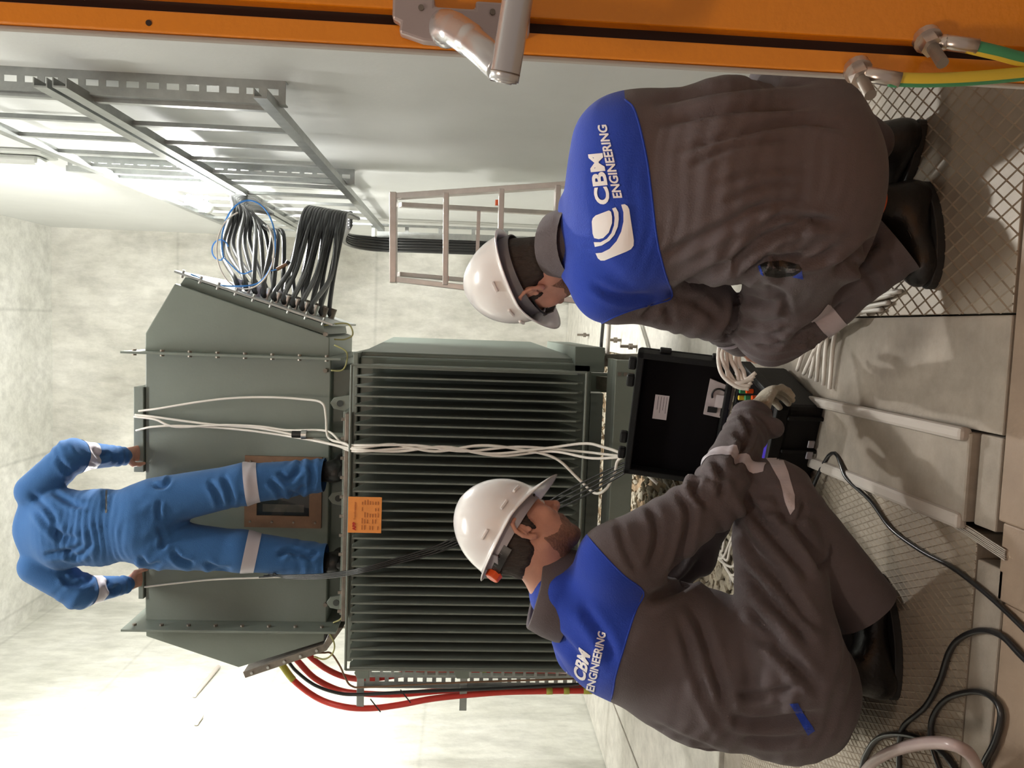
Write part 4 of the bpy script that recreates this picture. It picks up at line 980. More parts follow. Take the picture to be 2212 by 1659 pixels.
def helmet(O, f, l, u, parent, knob=False, brimlen=.068, c0=.030, S=1.0):
    """hard hat: domed shell with centre ridge, rolled rim, front peak, cradle band inside"""
    nth, rings = 64, []
    W = lambda a, b, c: O+f*(a*S-.008)+l*b*S+u*(c*S+c0)
    def rim(th):
        c, s = math.cos(th), math.sin(th)
        rf, rs = .138, .112; pk = brimlen*max(0, c)**1.1*(1 if c > 0 else 0); bk = .012*max(0, -c)**2
        return c, s, rf, rs, pk, bk
    prof = [(0,1.0),(.16,.985),(.32,.94),(.48,.865),(.62,.765),(.74,.64),(.84,.50),(.91,.36),(.955,.22),(.975,.10),(.985,.02)]
    V = []; F_ = []
    H = .145
    def ring(fn): 
        n = len(V); 
        for i in range(nth): V.append(fn(2*math.pi*i/nth))
        return n
    rs_ = []
    for r_, z_ in prof:
        def fn(th, r_=r_, z_=z_):
            c, s, rf, rs, pk, bk = rim(th); ridge = .0055*math.exp(-(s*r_*rs/.022)**2)*(1-r_*.6)
            return W(c*rf*r_, s*rs*r_, H*z_-.012*max(0,-c)*(1-z_)+ridge)
        rs_.append(ring(fn))
    for o_, z_ in ((1.0, -.004), (1.045, -.006)):
        rs_.append(ring(lambda th, o_=o_, z_=z_: (lambda c, s, rf, rs, pk, bk: W(c*(rf*o_)+(pk*.15 if o_ > 1 else 0)*(1 if c>0 else 0), s*rs*o_, z_-.012*max(0,-c)-.012*max(0,c)**2*(1 if o_>1 else .5)))(*rim(th))))
    rs_.append(ring(lambda th: (lambda c, s, rf, rs, pk, bk: W(c*(rf*1.06+pk+bk), s*rs*1.07, -.009-.014*max(0,-c)-.030*max(0,c)**1.5))(*rim(th))))
    rs_.append(ring(lambda th: (lambda c, s, rf, rs, pk, bk: W(c*(rf*1.06+pk+bk), s*rs*1.07, -.0135-.014*max(0,-c)-.030*max(0,c)**1.5))(*rim(th))))
    rs_.append(ring(lambda th: (lambda c, s, rf, rs, pk, bk: W(c*rf*.97, s*rs*.965, -.009-.012*max(0,-c)-.010*max(0,c)**2))(*rim(th))))
    for r_, z_ in prof[::-1][1:]:
        rs_.append(ring(lambda th, r_=r_, z_=z_: (lambda c, s, rf, rs, pk, bk: W(c*rf*r_*.962, s*rs*r_*.955, (H-.005)*z_-.012*max(0,-c)*(1-z_)))(*rim(th))))
    for a, b in zip(rs_[:-1], rs_[1:]):
        for i in range(nth): F_.append((a+i, a+(i+1)%nth, b+(i+1)%nth, b+i))
    hh = bpy.data.meshes.new('hard_hat'); hh.from_pydata([tuple(p) for p in V], [], F_); hh.update()
    hat = link('hard_hat', hh, 'helmet', parent, smooth=True)
    sub = hat.modifiers.new('s', 'SUBSURF'); sub.levels = 1; sub.render_levels = 1
    # lugs moulded on the shell, cradle band, strap and nape piece
    for th in (.95, 1.45, 2.15, -.95, -1.45, -2.15):
        c, s = math.cos(th), math.sin(th); p = W(c*.138*.985, s*.112*.985, .022); t = unit(-s*.138*f+c*.112*l); n_ = unit(c*f/.138+s*l/.112)
        MB().obox(p, t, n_, u, .014, .004, .0035).build('lug', 'helmet', hat, bevel=.002)
    def band(r1, r2, z0, z1, nm, m, th0=0, th1=2*math.pi, n=48, skew=0):
        vv = []; ff = []
        for i in range(n+1):
            th = th0+(th1-th0)*i/n; c, s = math.cos(th), math.sin(th)
            for z in (z0, z1):
                for r_ in (0, .003): vv.append(W(c*(r1+r_)-.002, s*(r2+r_), z+skew*c))
        for i in range(n):
            a = 4*i; b = a+4; ff += [(a, b, b+2, a+2), (a+1, a+3, b+3, b+1), (a, a+1, b+1, b), (a+2, b+2, b+3, a+3)]
        me = bpy.data.meshes.new(nm); me.from_pydata([tuple(p) for p in vv], [], ff); me.update(); return link(nm, me, m, hat, smooth='auto')
    band(.119, .098, -.040, -.008, 'cradle_band', 'hpad' if knob else 'hstrap', skew=.004)
    band(.117, .096, -.012, .010, 'sweat_band', 'black', -1.2, 1.2, skew=.004)
    if knob:
        band(.119, .098, -.058, -.034, 'ratchet_band', 'black', math.pi-1.0, math.pi+1.0)
        p = W(-.124, 0, -.046); n_ = -f
        MB().cyl(p-n_*.006, p+n_*.014, .021, 8, .0185).build('ratchet_knob', 'knob', hat, bevel=.003)
        p = W(-.120, -.018, -.044)
        for k_ in (-1, 1): MB().bar(W(-.10, k_*.07, -.028), W(-.118, k_*.02, -.045), .016, .003, tuple(u)).build('cradle_arm', 'hpad', hat)
    return hat
def boot(heel, toe, h, parent, label=None, w_=.048, up=(0,0,1), trimc=True):
    """ankle boot: sole from heel to toe, shaft rising h at the heel"""
    heel, toe = np.array(heel, float), np.array(toe, float); f = unit(toe-heel); l = unit(np.cross(up, f)); u = np.cross(f, l); L = np.linalg.norm(toe-heel)
    W = lambda a, b, c: heel+f*a+l*b+u*c
    pr = [Cone(W(.045,0,.052), W(.10,0,.055), .040, .040, k=.03), Cone(W(.10,0,.055), W(L-.06,0,.038), .040, .036, l, 1.1, .03), Ell(W(L-.062,0,.038), (.062,.047,.034), np.array([f,l,u]), .025),
          Cone(W(.052,0,.06), W(.060,0,h-.01), .043, .050, k=.03), Ell(W(.045,0,.035), (.045,.038,.034), np.array([f,l,u]), .02)]
    V, Fq = nets([pr], .0055); V = relax(V, Fq, 1); z = (V-heel)@u
    V = V+u*np.where(z < .014, .014-z, 0)[:, None]
    top = (V-heel)@u-(h-.004)
    V = V-u*np.where(top > 0, top*1.0, 0)[:, None]
    N = vnormals(V, Fq)
    b = link('boot', tomesh('boot', V, Fq), 'boot', parent, smooth=True, label=label)
    # sole: outline swept
    out = []; n = 40
    for i in range(n):
        t_ = 2*math.pi*i/n; c, s = math.cos(t_), math.sin(t_); a = L/2+c*L/2*1.0; wd = w_*(.78+.24*math.sin(min(1, max(0, a/L))*2.2)) if c < .2 else w_*1.02
        out.append((a+(.004 if c > 0 else -.004), s*wd*(1-.10*abs(c)**6)))
    vv = [W(a, b_, 0) for a, b_ in out]+[W(a, b_, .022) for a, b_ in out]; ff = [tuple(range(n-1,-1,-1)), tuple(range(n, 2*n))]+[(i, (i+1)%n, (i+1)%n+n, i+n) for i in range(n)]
    me = bpy.data.meshes.new('sole'); me.from_pydata([tuple(p) for p in vv], [], ff); me.update(); link('sole', me, 'sole', b, bevel=.003)
    if trimc: MB().tube([W(.060+.048*math.cos(a), .049*math.sin(a), h-.010+.004*math.cos(2*a)) for a in np.linspace(0, 2*math.pi, 20)], .0030, 6, 2).build('collar_trim', 'oedge', b, smooth=True)
    MB().tube([W(.10+.03*i, (.030-.002*i)*s, .095-.014*i) for i in range(3) for s in ((-1, 1) if i%2 else (1, -1))], .0026, 6, 3).build('lace', 'black', b, smooth=True)
    return b
def garment(name, groups, h, m, parent, creases=(), spots=(), it=2, cuts=()):
    V, Fq = nets(groups, h, cuts); V = relax(V, Fq, it); N = vnormals(V, Fq)
    if spots: V = wrinkles(V, N, spots); N = vnormals(V, Fq)
    V = folds(V, N, creases, 1); V = relax(V, Fq, 1, .15)
    return V, Fq
def bvh_of(V, T): return BVHTree.FromPolygons([tuple(p) for p in V], [tuple(map(int, t_)) for t_ in T])
def decal(name, polys, m, parent, bvh, off=.0016, step=5.0):
    """flat print: pixel polygons laid onto the cloth seen through them"""
    bm = bmesh.new()
    for poly in polys:
        vs = [bm.verts.new((p[0], p[1], 0)) for p in poly]
        try: bm.faces.new(vs)
        except ValueError: pass
    bmesh.ops.triangulate(bm, faces=bm.faces[:])
    xs = [v.co.x for v in bm.verts]; ys = [v.co.y for v in bm.verts]
    for ax_, lo_, hi_ in ((0, min(xs), max(xs)), (1, min(ys), max(ys))):
        c_ = lo_+step/2
        while c_ < hi_:
            co_ = (c_,0,0) if ax_ == 0 else (0,c_,0); no_ = (1,0,0) if ax_ == 0 else (0,1,0)
            bmesh.ops.bisect_plane(bm, geom=bm.verts[:]+bm.edges[:]+bm.faces[:], plane_co=co_, plane_no=no_); c_ += step
    O = Vector(CAM); bad = []
    for v in bm.verts:
        d_ = Vector(ray(v.co.x, v.co.y)).normalized(); hit, n_, i_, dist = bvh.ray_cast(O, d_)
        if hit is None: bad.append(v)
        else:
            if n_.dot(d_) > 0: n_ = -n_
            v.co = hit+n_*off
    bmesh.ops.delete(bm, geom=bad, context='VERTS')
    me = bpy.data.meshes.new(name); bm.to_mesh(me); bm.free(); return link(name, me, m, parent)
def textpolys(body, BL, BR, TL, bold=.012, font_h=.7):
    """outline triangles of a word mapped to the pixel quad given by baseline start, baseline end and top start"""
    cu = bpy.data.curves.new('t', 'FONT'); cu.body = body; cu.size = 1; cu.offset = bold; cu.fill_mode = 'FRONT'; cu.resolution_u = 4
    to = bpy.data.objects.new('t', cu); COL.objects.link(to); bpy.context.view_layer.update()
    me = bpy.data.meshes.new_from_object(to.evaluated_get(bpy.context.evaluated_depsgraph_get())); bpy.data.objects.remove(to)
    P = np.array([v.co[:2] for v in me.vertices]); x0, x1, y1 = P[:,0].min(), P[:,0].max(), P[:,1].max()
    BL, BR, TL = [np.array(q, float) for q in (BL, BR, TL)]
    Q = BL+(BR-BL)*((P[:,0]-x0)/(x1-x0))[:, None]+(TL-BL)*(P[:,1]/y1)[:, None]
    res = [[tuple(Q[i]) for i in p.vertices] for p in me.polygons]; bpy.data.meshes.remove(me); return res
def shell_band(name, V, T, N, s, m, parent, off=.0018):
    """ring of tape around a limb: the cloth between s>0, lifted off the surface"""
    (Vp, Tp, used), _n = clip(V+N*off, T, s)
    return link(name, tomesh(name, Vp, Tp), m, parent, smooth=True) if len(Tp) else None
def ringfield(V, a, b, t0, half, rad, tilt=None):
    d_ = unit(np.array(b)-a); n_ = unit(d_+(np.array(tilt) if tilt is not None else 0)); c_ = a+(np.array(b)-a)*t0
    q = V-c_; along = q@n_; perp = np.linalg.norm(q-(q@d_)[:, None]*d_, axis=1)
    return np.minimum(half-np.abs(along), rad-perp)
def hems(V, T, defs):
    """cut trouser and sleeve ends square: (point, outward axis, radius)"""
    for c_, ax_, rad in defs:
        ax_ = unit(ax_); q = V-np.asarray(c_); al = q@ax_; pe = np.linalg.norm(q-al[:, None]*ax_, axis=1)
        s_ = np.where((pe < rad) & (al < .32), -al, 1.0); s_ = np.where(al < -.05, 1.0, s_)
        # blend only near the limb end so that nothing else is cut
        (V, T, _), _n = clip(V, T, s_)
    return V, T
def tapes(V, Fq, defs, parent):
    N = vnormals(V, Fq); T = tri(Fq)
    for a, b, t0, half, rad, tilt in defs: shell_band('reflective_band', V, T, N, ringfield(V, np.array(a), np.array(b), t0, half, rad, tilt), 'refl', parent)

# =================================================================== person A: crouching at the right, back to the camera
def person_a():
    root = empty('person', onz(2020, 450), 'person crouching with back turned, full back print and logo, grey coverall, white hard hat', 'person')
    f, l, u = frame((-.60, .60, -.53)); O = at(1152, 592, 1.99)
    nb = at(1240, 522, 1.87)
    pel = at(1738, 415, 1.64); mid = at(1560, 395, 1.66); ch = at(1380, 420, 1.72)
    SL_ = at(1318, 622, 1.80); SR = at(1318, 300, 1.74)
    side = unit(SL_-SR)
    EL = at(1530, 668, 1.88); WL = at(1600, 735, 2.13)
    ER = at(1560, 235, 1.95); WR = at(1600, 420, 2.15)
    HL = at(1738, 500, 1.66); KL = at(1668, 712, 1.90); AL = at(1945, 515, 1.76)
    HR = at(1738, 298, 1.66); KR = at(1690, 195, 2.0); AR = at(1880, 310, 1.86)
    torso = [Ell(pel, (.205,.145,.135), frame_axes(side, unit(mid-pel)), .05), Cone(pel, mid, .155, .150, side, 1.32, .06), Cone(mid, ch, .150, .150, side, 1.32, .06),
             Cone(ch+side*.10, nb+side*.075+unit(ch-nb)*.02, .115, .050, k=.05), Cone(ch-side*.10, nb-side*.075+unit(ch-nb)*.02, .115, .050, k=.05), Cone(SR, SL_, .078, .078, k=.05), Cone(ch, nb, .120, .056, k=.04)]
    arms = [Cone(SL_-side*.02, EL, .086, .078, k=.05), Cone(EL, WL, .066, .048, k=.03)]
    armr = [Cone(SR+side*.02, ER, .080, .062, k=.05), Cone(ER, WR, .060, .045, k=.03)]
    legs = [Cone(pel, HL, .132, .128, k=.05), Cone(HL, KL, .118, .090, k=.06), Cone(HR, KR, .118, .088, k=.06), Cone(pel, HR, .132, .128, k=.05)]
    shin = [Cone(KL, AL+(AL-KL)*.35, .090, .078, k=.03)]; shinr = [Cone(KR, AR, .088, .055, k=.03)]
    cr = [([(1270,610),(1340,640),(1420,640)], 9, .004),
          ([(1400,225),(1560,190),(1780,172)], 10, .006), ([(1420,270),(1580,235),(1760,232)], 9, .006), ([(1440,330),(1600,288),(1740,262),(1860,285)], 9, .006), ([(1480,360),(1600,312),(1720,296)], 8, .005),
          ([(1540,400),(1640,368),(1760,362)], 8, .004), ([(1560,435),(1660,400),(1740,392)], 7, .004), ([(1600,455),(1690,438),(1750,430)], 7, .004),
          ([(1420,560),(1500,520),(1580,480),(1680,430)], 11, .006), ([(1560,600),(1620,540),(1680,500),(1760,480),(1830,485)], 11, .009), ([(1580,630),(1650,560),(1700,560),(1790,520)], 9, .007),
          ([(1440,640),(1500,610),(1590,560)], 11, .007), ([(1620,520),(1680,470),(1740,470),(1800,478)], 8, .006), ([(1690,560),(1760,560),(1820,530)], 9, .008),
          ([(1640,620),(1690,640),(1700,690)], 9, .006), ([(1600,640),(1650,655),(1700,650)], 9, .006), ([(1610,690),(1650,700),(1700,690)], 7, .005), ([(1620,720),(1670,725),(1700,705)], 7, .005), ([(1630,745),(1670,748),(1695,735)], 6, .005),
          ([(1700,755),(1740,720),(1790,690),(1850,640)], 11, .009), ([(1560,695),(1500,650),(1440,640)], 9, .005), ([(1450,700),(1440,660)], 8, .005), ([(1390,690),(1420,655)], 8, .005), ([(1560,740),(1590,690),(1595,620)], 9, .008),
          ([(1760,730),(1790,715)], 7, .006), ([(1740,745),(1770,725)], 7, .006), ([(1840,560),(1880,600),(1900,640)], 10, .006), ([(1800,590),(1850,560),(1900,510)], 12, .010)]
    sp = [(at(1620,420,1.52), .22, unit(mid-pel), .035, .0018), (at(1640,540,1.60), .12, unit(mid-pel), .045, .005), (KL, .13, unit(KL-HL), .035, .004), (AL, .10, unit(AL-KL), .05, .004), (EL, .12, unit(EL-SL_), .05, .004)]
    V, Fq = garment('coverall', [torso+[arms[0]], arms[1:], armr, legs, shin, shinr], .0078, 'grey', root, cr, sp)
    T = tri(Fq); bv = bvh_of(V, T); V0 = V; V, T = hems(V, T, [(at(1948,536,1.77), unit(AL-KL), .13)])
    yk = [(1100,140),(1345,150),(1350,215),(1372,240),(1395,330),(1408,420),(1420,520),(1437,590),(1452,640),(1420,655),(1370,668),(1330,683),(1300,698),(1262,780),(1100,780)]
    s = poly_field(V, yk); s = np.minimum(s, .5*(1100*0+9e9))
    (Vy, Ty, _), (Vg, Tg, _) = clip(V, T, s)
    cov = link('coverall', tomesh('coverall', Vg, Tg), 'grey', root, smooth=True)
    yo = link('yoke', tomesh('yoke', Vy, Ty), 'yoke', cov, smooth=True, label='royal blue shoulder yoke')
    tapes(V0, Fq, [(KL, AL, .34, .026, .15, None), (EL, WL, .55, .02, .12, None)], cov)
    # collar
    N0_ = unit(O-u*.05-nb); MBc = []
    cax = unit(at(1172,545,1.93)-at(1225,520,1.86))
    ring_pts = lambda c_, r_, w_: [c_+unit(np.cross(cax, side))*r_*math.sin(a)*.92+side*r_*w_*math.cos(a) for a in np.linspace(0, 2*math.pi, 33)]
    c1_, c2_ = at(1240,521,1.865), at(1196,528,1.900)
    vv = []; ff = []
    for c_, r_ in ((c1_-cax*.02, .088), (c1_+cax*.012, .083), (c2_, .073), (c2_+cax*.002, .070), (c2_-cax*.01, .068), (c1_-cax*.03, .070)):
        vv += ring_pts(c_, r_, 1.08)[:-1]
    for k in range(5):
        for i in range(32): ff.append((k*32+i, k*32+(i+1)%32, (k+1)*32+(i+1)%32, (k+1)*32+i))
    me = bpy.data.meshes.new('collar'); me.from_pydata([tuple(p) for p in vv], [], ff); me.update(); link('collar', me, 'grey', cov, smooth=True)
    # print on the back
    k4 = lambda pts: [(1000+x/3.687, 400+y/3.687) for x, y in pts]
    logo = [k4([(1030,290),(1038,262),(1060,240),(1165,200),(1182,210),(1190,250),(1190,300),(1165,375),(1120,420),(1085,428),(1050,420),(1037,385)]),
            k4([(1190,185),(1218,175),(1240,215),(1243,270),(1235,330),(1208,395),(1170,440),(1110,478),(1055,490),(1046,452),(1100,452),(1150,425),(1185,380),(1205,320),(1210,260),(1203,215)]),
            k4([(1262,155),(1290,150),(1312,165),(1325,190),(1362,440),(1360,480),(1340,508),(1300,528),(1130,598),(1100,598),(1078,580),(1060,540),(1110,535),(1170,505),(1225,445),(1262,370),(1280,290),(1280,215)])]
    decal('back_logo', logo, 'print_', yo, bv)
    pr_ = textpolys('CBM', (1318,440), (1301,331), (1288,443), .035)+textpolys('ENGINEERING', (1344,427), (1310,270), (1325,428), .03)
    decal('back_print', pr_, 'print_', yo, bv)
    seam = catmull(np.array([(p[0], p[1], 0.) for p in yk[2:13]]), 4)[:, :2]
    pts = []
    for x, y in seam:
        d_ = Vector(ray(x, y)).normalized(); h_, n_, i_, ds = bv.ray_cast(Vector(CAM), d_)
        if h_ is not None: pts.append(np.array(h_)+np.array(n_)*.0005)
    if len(pts) > 4: MB().tube(pts, .0022, 6, 1).build('seam_piping', 'yoke', cov, smooth=True)
    # pocket opening on the thigh with blue lining
    decal('pocket_opening', [[(1640,573),(1655,566),(1690,563),(1725,572),(1733,582),(1715,595),(1680,600),(1655,596)]], 'black', cov, bv, .001)
    decal('pocket_lining', [[(1712,598),(1732,584),(1735,603)], [(1638,575),(1643,573),(1650,596),(1644,592)]], 'yoke', cov, bv, .0014)
    # head, hands
    (V1, F1), (V2, F2), pr = headmesh(O, f, l, u, nb+unit(nb-O)*.01)
    gl = hand(WL+unit(WL-EL)*.02, unit(WL-EL), (0,-.2,-1), -1, .55, 1.0); gr = hand(WR+unit(WR-ER)*.02, unit(WR-ER), (0,-.2,-1), 1, .55, 1.0)
    H1 = nets([gl], .004); H2 = nets([gr], .004)
    inner = nets([[Cone(pel, mid, .12, .12, side, 1.2, .05), Cone(mid, ch, .12, .11, side, 1.2, .05), Cone(ch, nb+unit(O-nb)*.01, .09, .055, k=.05), Cone(SR, SL_, .06, .06, k=.04), Cone(SL_, EL, .055, .04), Cone(EL, WL+unit(WL-EL)*.02, .04, .026), Cone(SR, ER, .055, .04), Cone(ER, WR+unit(WR-ER)*.02, .04, .026), Cone(HL, KL, .08, .055), Cone(KL, KL+(AL-KL)*.75, .055, .045), Cone(HR, KR, .08, .055), Cone(KR, AR, .055, .04)]], .012)
    Vb, Tb = joinmesh([(V1, F1), (V2, F2), H1, H2, inner])
    link('body', tomesh('body', Vb, Tb), 'skin', root, smooth=True)
    hairmesh(pr, O, f, l, u, .0065, HAIR, 'hair', 'hair', root)
    hairmesh(pr, O, f, l, u, .0018, BEARD, 'stubble', 'beard', root)
    eyes(O, f, l, u, root)
    helmet(O, f, l, u, root, False, c0=.050, S=.94)
    # safety glasses
    W = lambda a, b, c: O+f*a+l*b+u*c
    gsg = MB().tube([W(-.01,.080,.010), W(.05,.076,.014), W(.092,.060,.012)], .0035, 6, 4); gsg.tube([W(.092,.060,.016), W(.112,.03,.018), W(.114,-.03,.018), W(.092,-.060,.016)], .004, 6, 4)
    gsg.obox(W(.102,.040,.004), unit(l-f*.5), unit(f+l*.5), u, .022, .0015, .014)
    gsg.build('safety_glasses', 'black', root, smooth='auto')
    boot(onz(2022,418,0)+[.03,.035,0], onz(2050,600,0)+[-.02,.05,0], .15, root, w_=.052)
    h2, t2 = onz(2002,262,0)+[.0,-.0,0], onz(1965,410,0); 
    boot(h2, h2+unit([-.80,.60,0])*.285, .16, root, w_=.052)
    return root
def frame_axes(side, up):
    s = unit(side); u = unit(up-s*np.dot(up, s)); return np.array([s, np.cross(u, s), u])

# =================================================================== person B: crouching at the left, in profile
def person_b():
    root = empty('person', onz(1960, 1400), 'person crouching in profile, white hard hat with orange knob, reaching into the case', 'person')
    f, l, u = frame((.70, .46, -.54)); O = at(1133, 1158, 1.86)
    nb = at(1205, 1282, 1.84)
    pel = at(1695, 1480, 1.76); mid = at(1520, 1440, 1.80); ch = at(1340, 1360, 1.84)
    SRr = at(1335, 1215, 1.72); SLf = at(1262, 1400, 2.00)
    fwd = unit(np.array([.80,.35,0])); side = unit(np.array([.38,-.92,0]))       # right-hand side of the body
    ERr = at(1545, 1075, 1.80); WRr = at(1625, 905, 2.05)
    ELf = at(1500, 1190, 2.12); WLf = at(1555, 1110, 2.22)
    HRr = at(1700, 1430, 1.68); KRr = at(1672, 1075, 1.84); ARr = at(1858, 1305, 1.78)
    HLf = at(1745, 1540, 1.86); KLf = at(1765, 1200, 2.20); ALf = at(1800, 1520, 1.95)
    torso = [Ell(pel, (.165,.160,.135), frame_axes(side, unit(mid-pel)), .05), Cone(pel, mid, .165, .172, side, 1.10, .06), Cone(mid, ch, .172, .165, side, 1.10, .06),
             Cone(ch+side*.09, nb+side*.06, .125, .055, k=.05), Cone(ch-side*.09, nb-side*.06, .125, .055, k=.05), Cone(SRr, SLf, .080, .080, k=.05), Cone(ch, nb, .14, .070, k=.04)]
    armr = [Cone(SRr-side*.02, ERr, .088, .068, k=.05), Cone(ERr, WRr, .070, .055, k=.03)]
    arml = [Cone(SLf, ELf, .075, .06, k=.05), Cone(ELf, WLf, .058, .046, k=.03)]
    legs = [Cone(pel, HRr, .135, .125, k=.05), Cone(HRr, KRr, .118, .098, k=.05)]
    legl = [Cone(HLf, KLf, .11, .085, k=.05), Cone(KLf, ALf, .08, .06, k=.03)]
    shin = [Cone(KRr, ARr+(ARr-KRr)*.35, .092, .086, k=.03)]
    sleeve = [Cone(WRr-unit(WRr-ERr)*.03, at(1668,925,1.99), .048, .030, k=.03)]
    cr = [([(1400,1085),(1420,1150),(1400,1230)], 9, .006), ([(1460,1050),(1490,1110),(1470,1200),(1440,1260)], 10, .008), ([(1335,1125),(1350,1180),(1380,1240)], 8, .004), ([(1510,1020),(1500,1060),(1530,1100)], 8, .007), ([(1540,985),(1560,1030),(1555,1080)], 8, .007), ([(1590,930),(1605,960),(1585,1010)], 8, .008), ([(1600,890),(1620,930),(1605,980)], 7, .007),
          ([(1250,1300),(1300,1370),(1330,1440)], 12, .005), ([(1190,1360),(1230,1400),(1260,1440)], 9, .005), ([(1390,1300),(1440,1280),(1490,1250),(1530,1190)], 12, .009),
          ([(1490,1300),(1530,1400),(1560,1500),(1580,1560)], 12, .008), ([(1470,1330),(1500,1440),(1540,1530),(1580,1600)], 11, .006), ([(1560,1540),(1620,1560),(1700,1555),(1780,1540)], 10, .007), ([(1580,1500),(1650,1500),(1740,1480)], 9, .006), ([(1600,1590),(1680,1600),(1760,1590)], 9, .005), ([(1400,1560),(1480,1600),(1560,1630)], 8, .005), ([(1340,1540),(1420,1590),(1500,1625)], 7, .005),
          ([(1600,1060),(1640,1120),(1700,1190),(1760,1260)], 11, .008), ([(1650,1040),(1700,1110),(1750,1180),(1790,1250)], 10, .008), ([(1590,1120),(1620,1180),(1680,1250),(1740,1330),(1790,1370)], 12, .009), ([(1600,1230),(1650,1280),(1700,1330),(1760,1400)], 12, .011), ([(1640,1100),(1680,1105),(1700,1140)], 8, .007), ([(1740,1080),(1730,1110),(1725,1145)], 7, .006), ([(1800,1170),(1790,1210),(1765,1230)], 6, .005), ([(1620,1360),(1680,1400),(1740,1460),(1780,1500)], 12, .010), ([(1610,1310),(1660,1360),(1690,1400)], 9, .009)]
    sp = [(at(1640,1520,1.62), .16, unit(mid-pel), .045, .004), (ERr, .13, unit(ERr-SRr), .055, .006), (WRr, .10, unit(WRr-ERr), .04, .005), (KRr, .14, unit(KRr-HRr), .05, .004), (HRr, .16, unit([.3,0,1]), .06, .005)]
    V, Fq = garment('coverall', [torso+[armr[0]], armr[1:], sleeve, arml, legs, legl, shin], .0078, 'grey', root, cr, sp)
    T = tri(Fq); bv = bvh_of(V, T); V0 = V; V, T = hems(V, T, [(at(1863,1312,1.80), unit(ARr-KRr), .14)])
    yk = [(1248,1128),(1275,1165),(1310,1205),(1350,1245),(1390,1278),(1375,1315),(1360,1360),(1345,1410),(1330,1460),(1325,1490),(1316,1530),(1300,1640),(1000,1640),(1000,1010),(1230,1010)]
    s = poly_field(V, yk)
    (Vy, Ty, _), (Vg, Tg, _) = clip(V, T, s)
    cov = link('coverall', tomesh('coverall', Vg, Tg), 'grey', root, smooth=True)
    yo = link('yoke', tomesh('yoke', Vy, Ty), 'yoke', cov, smooth=True, label='royal blue shoulder yoke')
    tapes(V0, Fq, [(ERr, WRr, .30, .019, .10, None)], cov)
    decal('reflective_band', [[(1650,985),(1672,983),(1690,990),(1702,1020),(1716,1070),(1717,1100),(1708,1112),(1698,1090),(1684,1040),(1662,1000)]], 'refl', cov, bv, .0018)
    decal('rear_pocket_trim', [[(1706,1520),(1722,1518),(1760,1578),(1745,1588)]], 'yoke', cov, bv, .0016)
    # collar: folded band standing off the neck
    cax = unit(nb-at(1300,1310,1.84)); cf = unit(np.cross(side, cax)); 
    vv = []; ff = []
    for c_, r_ in ((nb+cax*-.03, .112), (nb+cax*.015, .108), (nb+cax*.052, .099), (nb+cax*.055, .096), (nb+cax*.048, .092), (nb-cax*.03, .096)):
        for a in np.linspace(0, 2*math.pi, 33)[:-1]:
            back = max(0, -math.cos(a)); vv.append(c_+cf*r_*math.cos(a)*1.02+side*r_*math.sin(a)*.95+cax*(.012*back))
    for k in range(5):
        for i in range(32): ff.append((k*32+i, k*32+(i+1)%32, (k+1)*32+(i+1)%32, (k+1)*32+i))
    me = bpy.data.meshes.new('collar'); me.from_pydata([tuple(p) for p in vv], [], ff); me.update(); link('collar', me, 'grey', cov, smooth=True)
    k3 = lambda pts: [(900+x/2.765, 950+y/2.765) for x, y in pts]
    pr_ = textpolys('CBM', (1262,1474), (1275,1415), (1238,1456), .035)+textpolys('ENGINEERING', (1283,1494), (1309,1367), (1266,1489), .03)
    logo = [k3([(866,1382),(895,1380),(935,1425),(972,1462),(975,1480),(955,1482),(915,1440)]), k3([(985,1492),(1004,1492),(1008,1508),(992,1508)]), k3([(1026,1528),(1040,1530),(1052,1555),(1048,1566),(1034,1556)])]
    decal('back_logo', logo, 'print_', yo, bv)
    decal('back_print', pr_, 'print_', yo, bv)
    seam = catmull(np.array([(p[0], p[1], 0.) for p in yk[0:11]]), 4)[:, :2]; pts = []
    for x, y in seam:
        d_ = Vector(ray(x, y)).normalized(); h_, n_, i_, ds = bv.ray_cast(Vector(CAM), d_)
        if h_ is not None: pts.append(np.array(h_)+np.array(n_)*.0005)
    if len(pts) > 4: MB().tube(pts, .0020, 6, 1).build('seam_piping', 'yoke', cov, smooth=True)
    (V1, F1), (V2, F2), pr = headmesh(O, f, l, u, nb+unit(nb-O)*.01)
    inner = nets([[Cone(pel, mid, .13, .13, side, 1.05, .05), Cone(mid, ch, .13, .12, side, 1.05, .05), Cone(ch, nb+unit(O-nb)*.01, .09, .058, k=.05), Cone(SRr, SLf, .06, .06, k=.04), Cone(SRr, ERr, .055, .042), Cone(ERr, WRr, .042, .03), Cone(SLf, ELf, .05, .04), Cone(ELf, WLf, .04, .03), Cone(HRr, KRr, .08, .06), Cone(KRr, KRr+(ARr-KRr)*.75, .055, .045), Cone(HLf, KLf, .08, .055), Cone(KLf, ALf, .05, .04)]], .012)
    Vb, Tb = joinmesh([(V1, F1), (V2, F2), inner])
    link('body', tomesh('body', Vb, Tb), 'skin', root, smooth=True)
    hairmesh(pr, O, f, l, u, .007, HAIR, 'hair', 'hair', root)
    hairmesh(pr, O, f, l, u, .0022, BEARD, 'beard', 'beard', root)
    eyes(O, f, l, u, root)
    helmet(O, f, l, u, root, True, c0=.052, S=.91)
    # gloved hands
    d1 = unit(at(1655,855,2.13)-WRr); gl = hand(WRr+d1*.035, d1, unit([-.2,.35,-1]), 1, .62, 1.08, .08, .0022)
    Vh, Fh = nets([gl], .0035); Vh = relax(Vh, Fh, 1); g1_ = link('glove', tomesh('glove', Vh, Fh), 'glove', root, smooth=True)
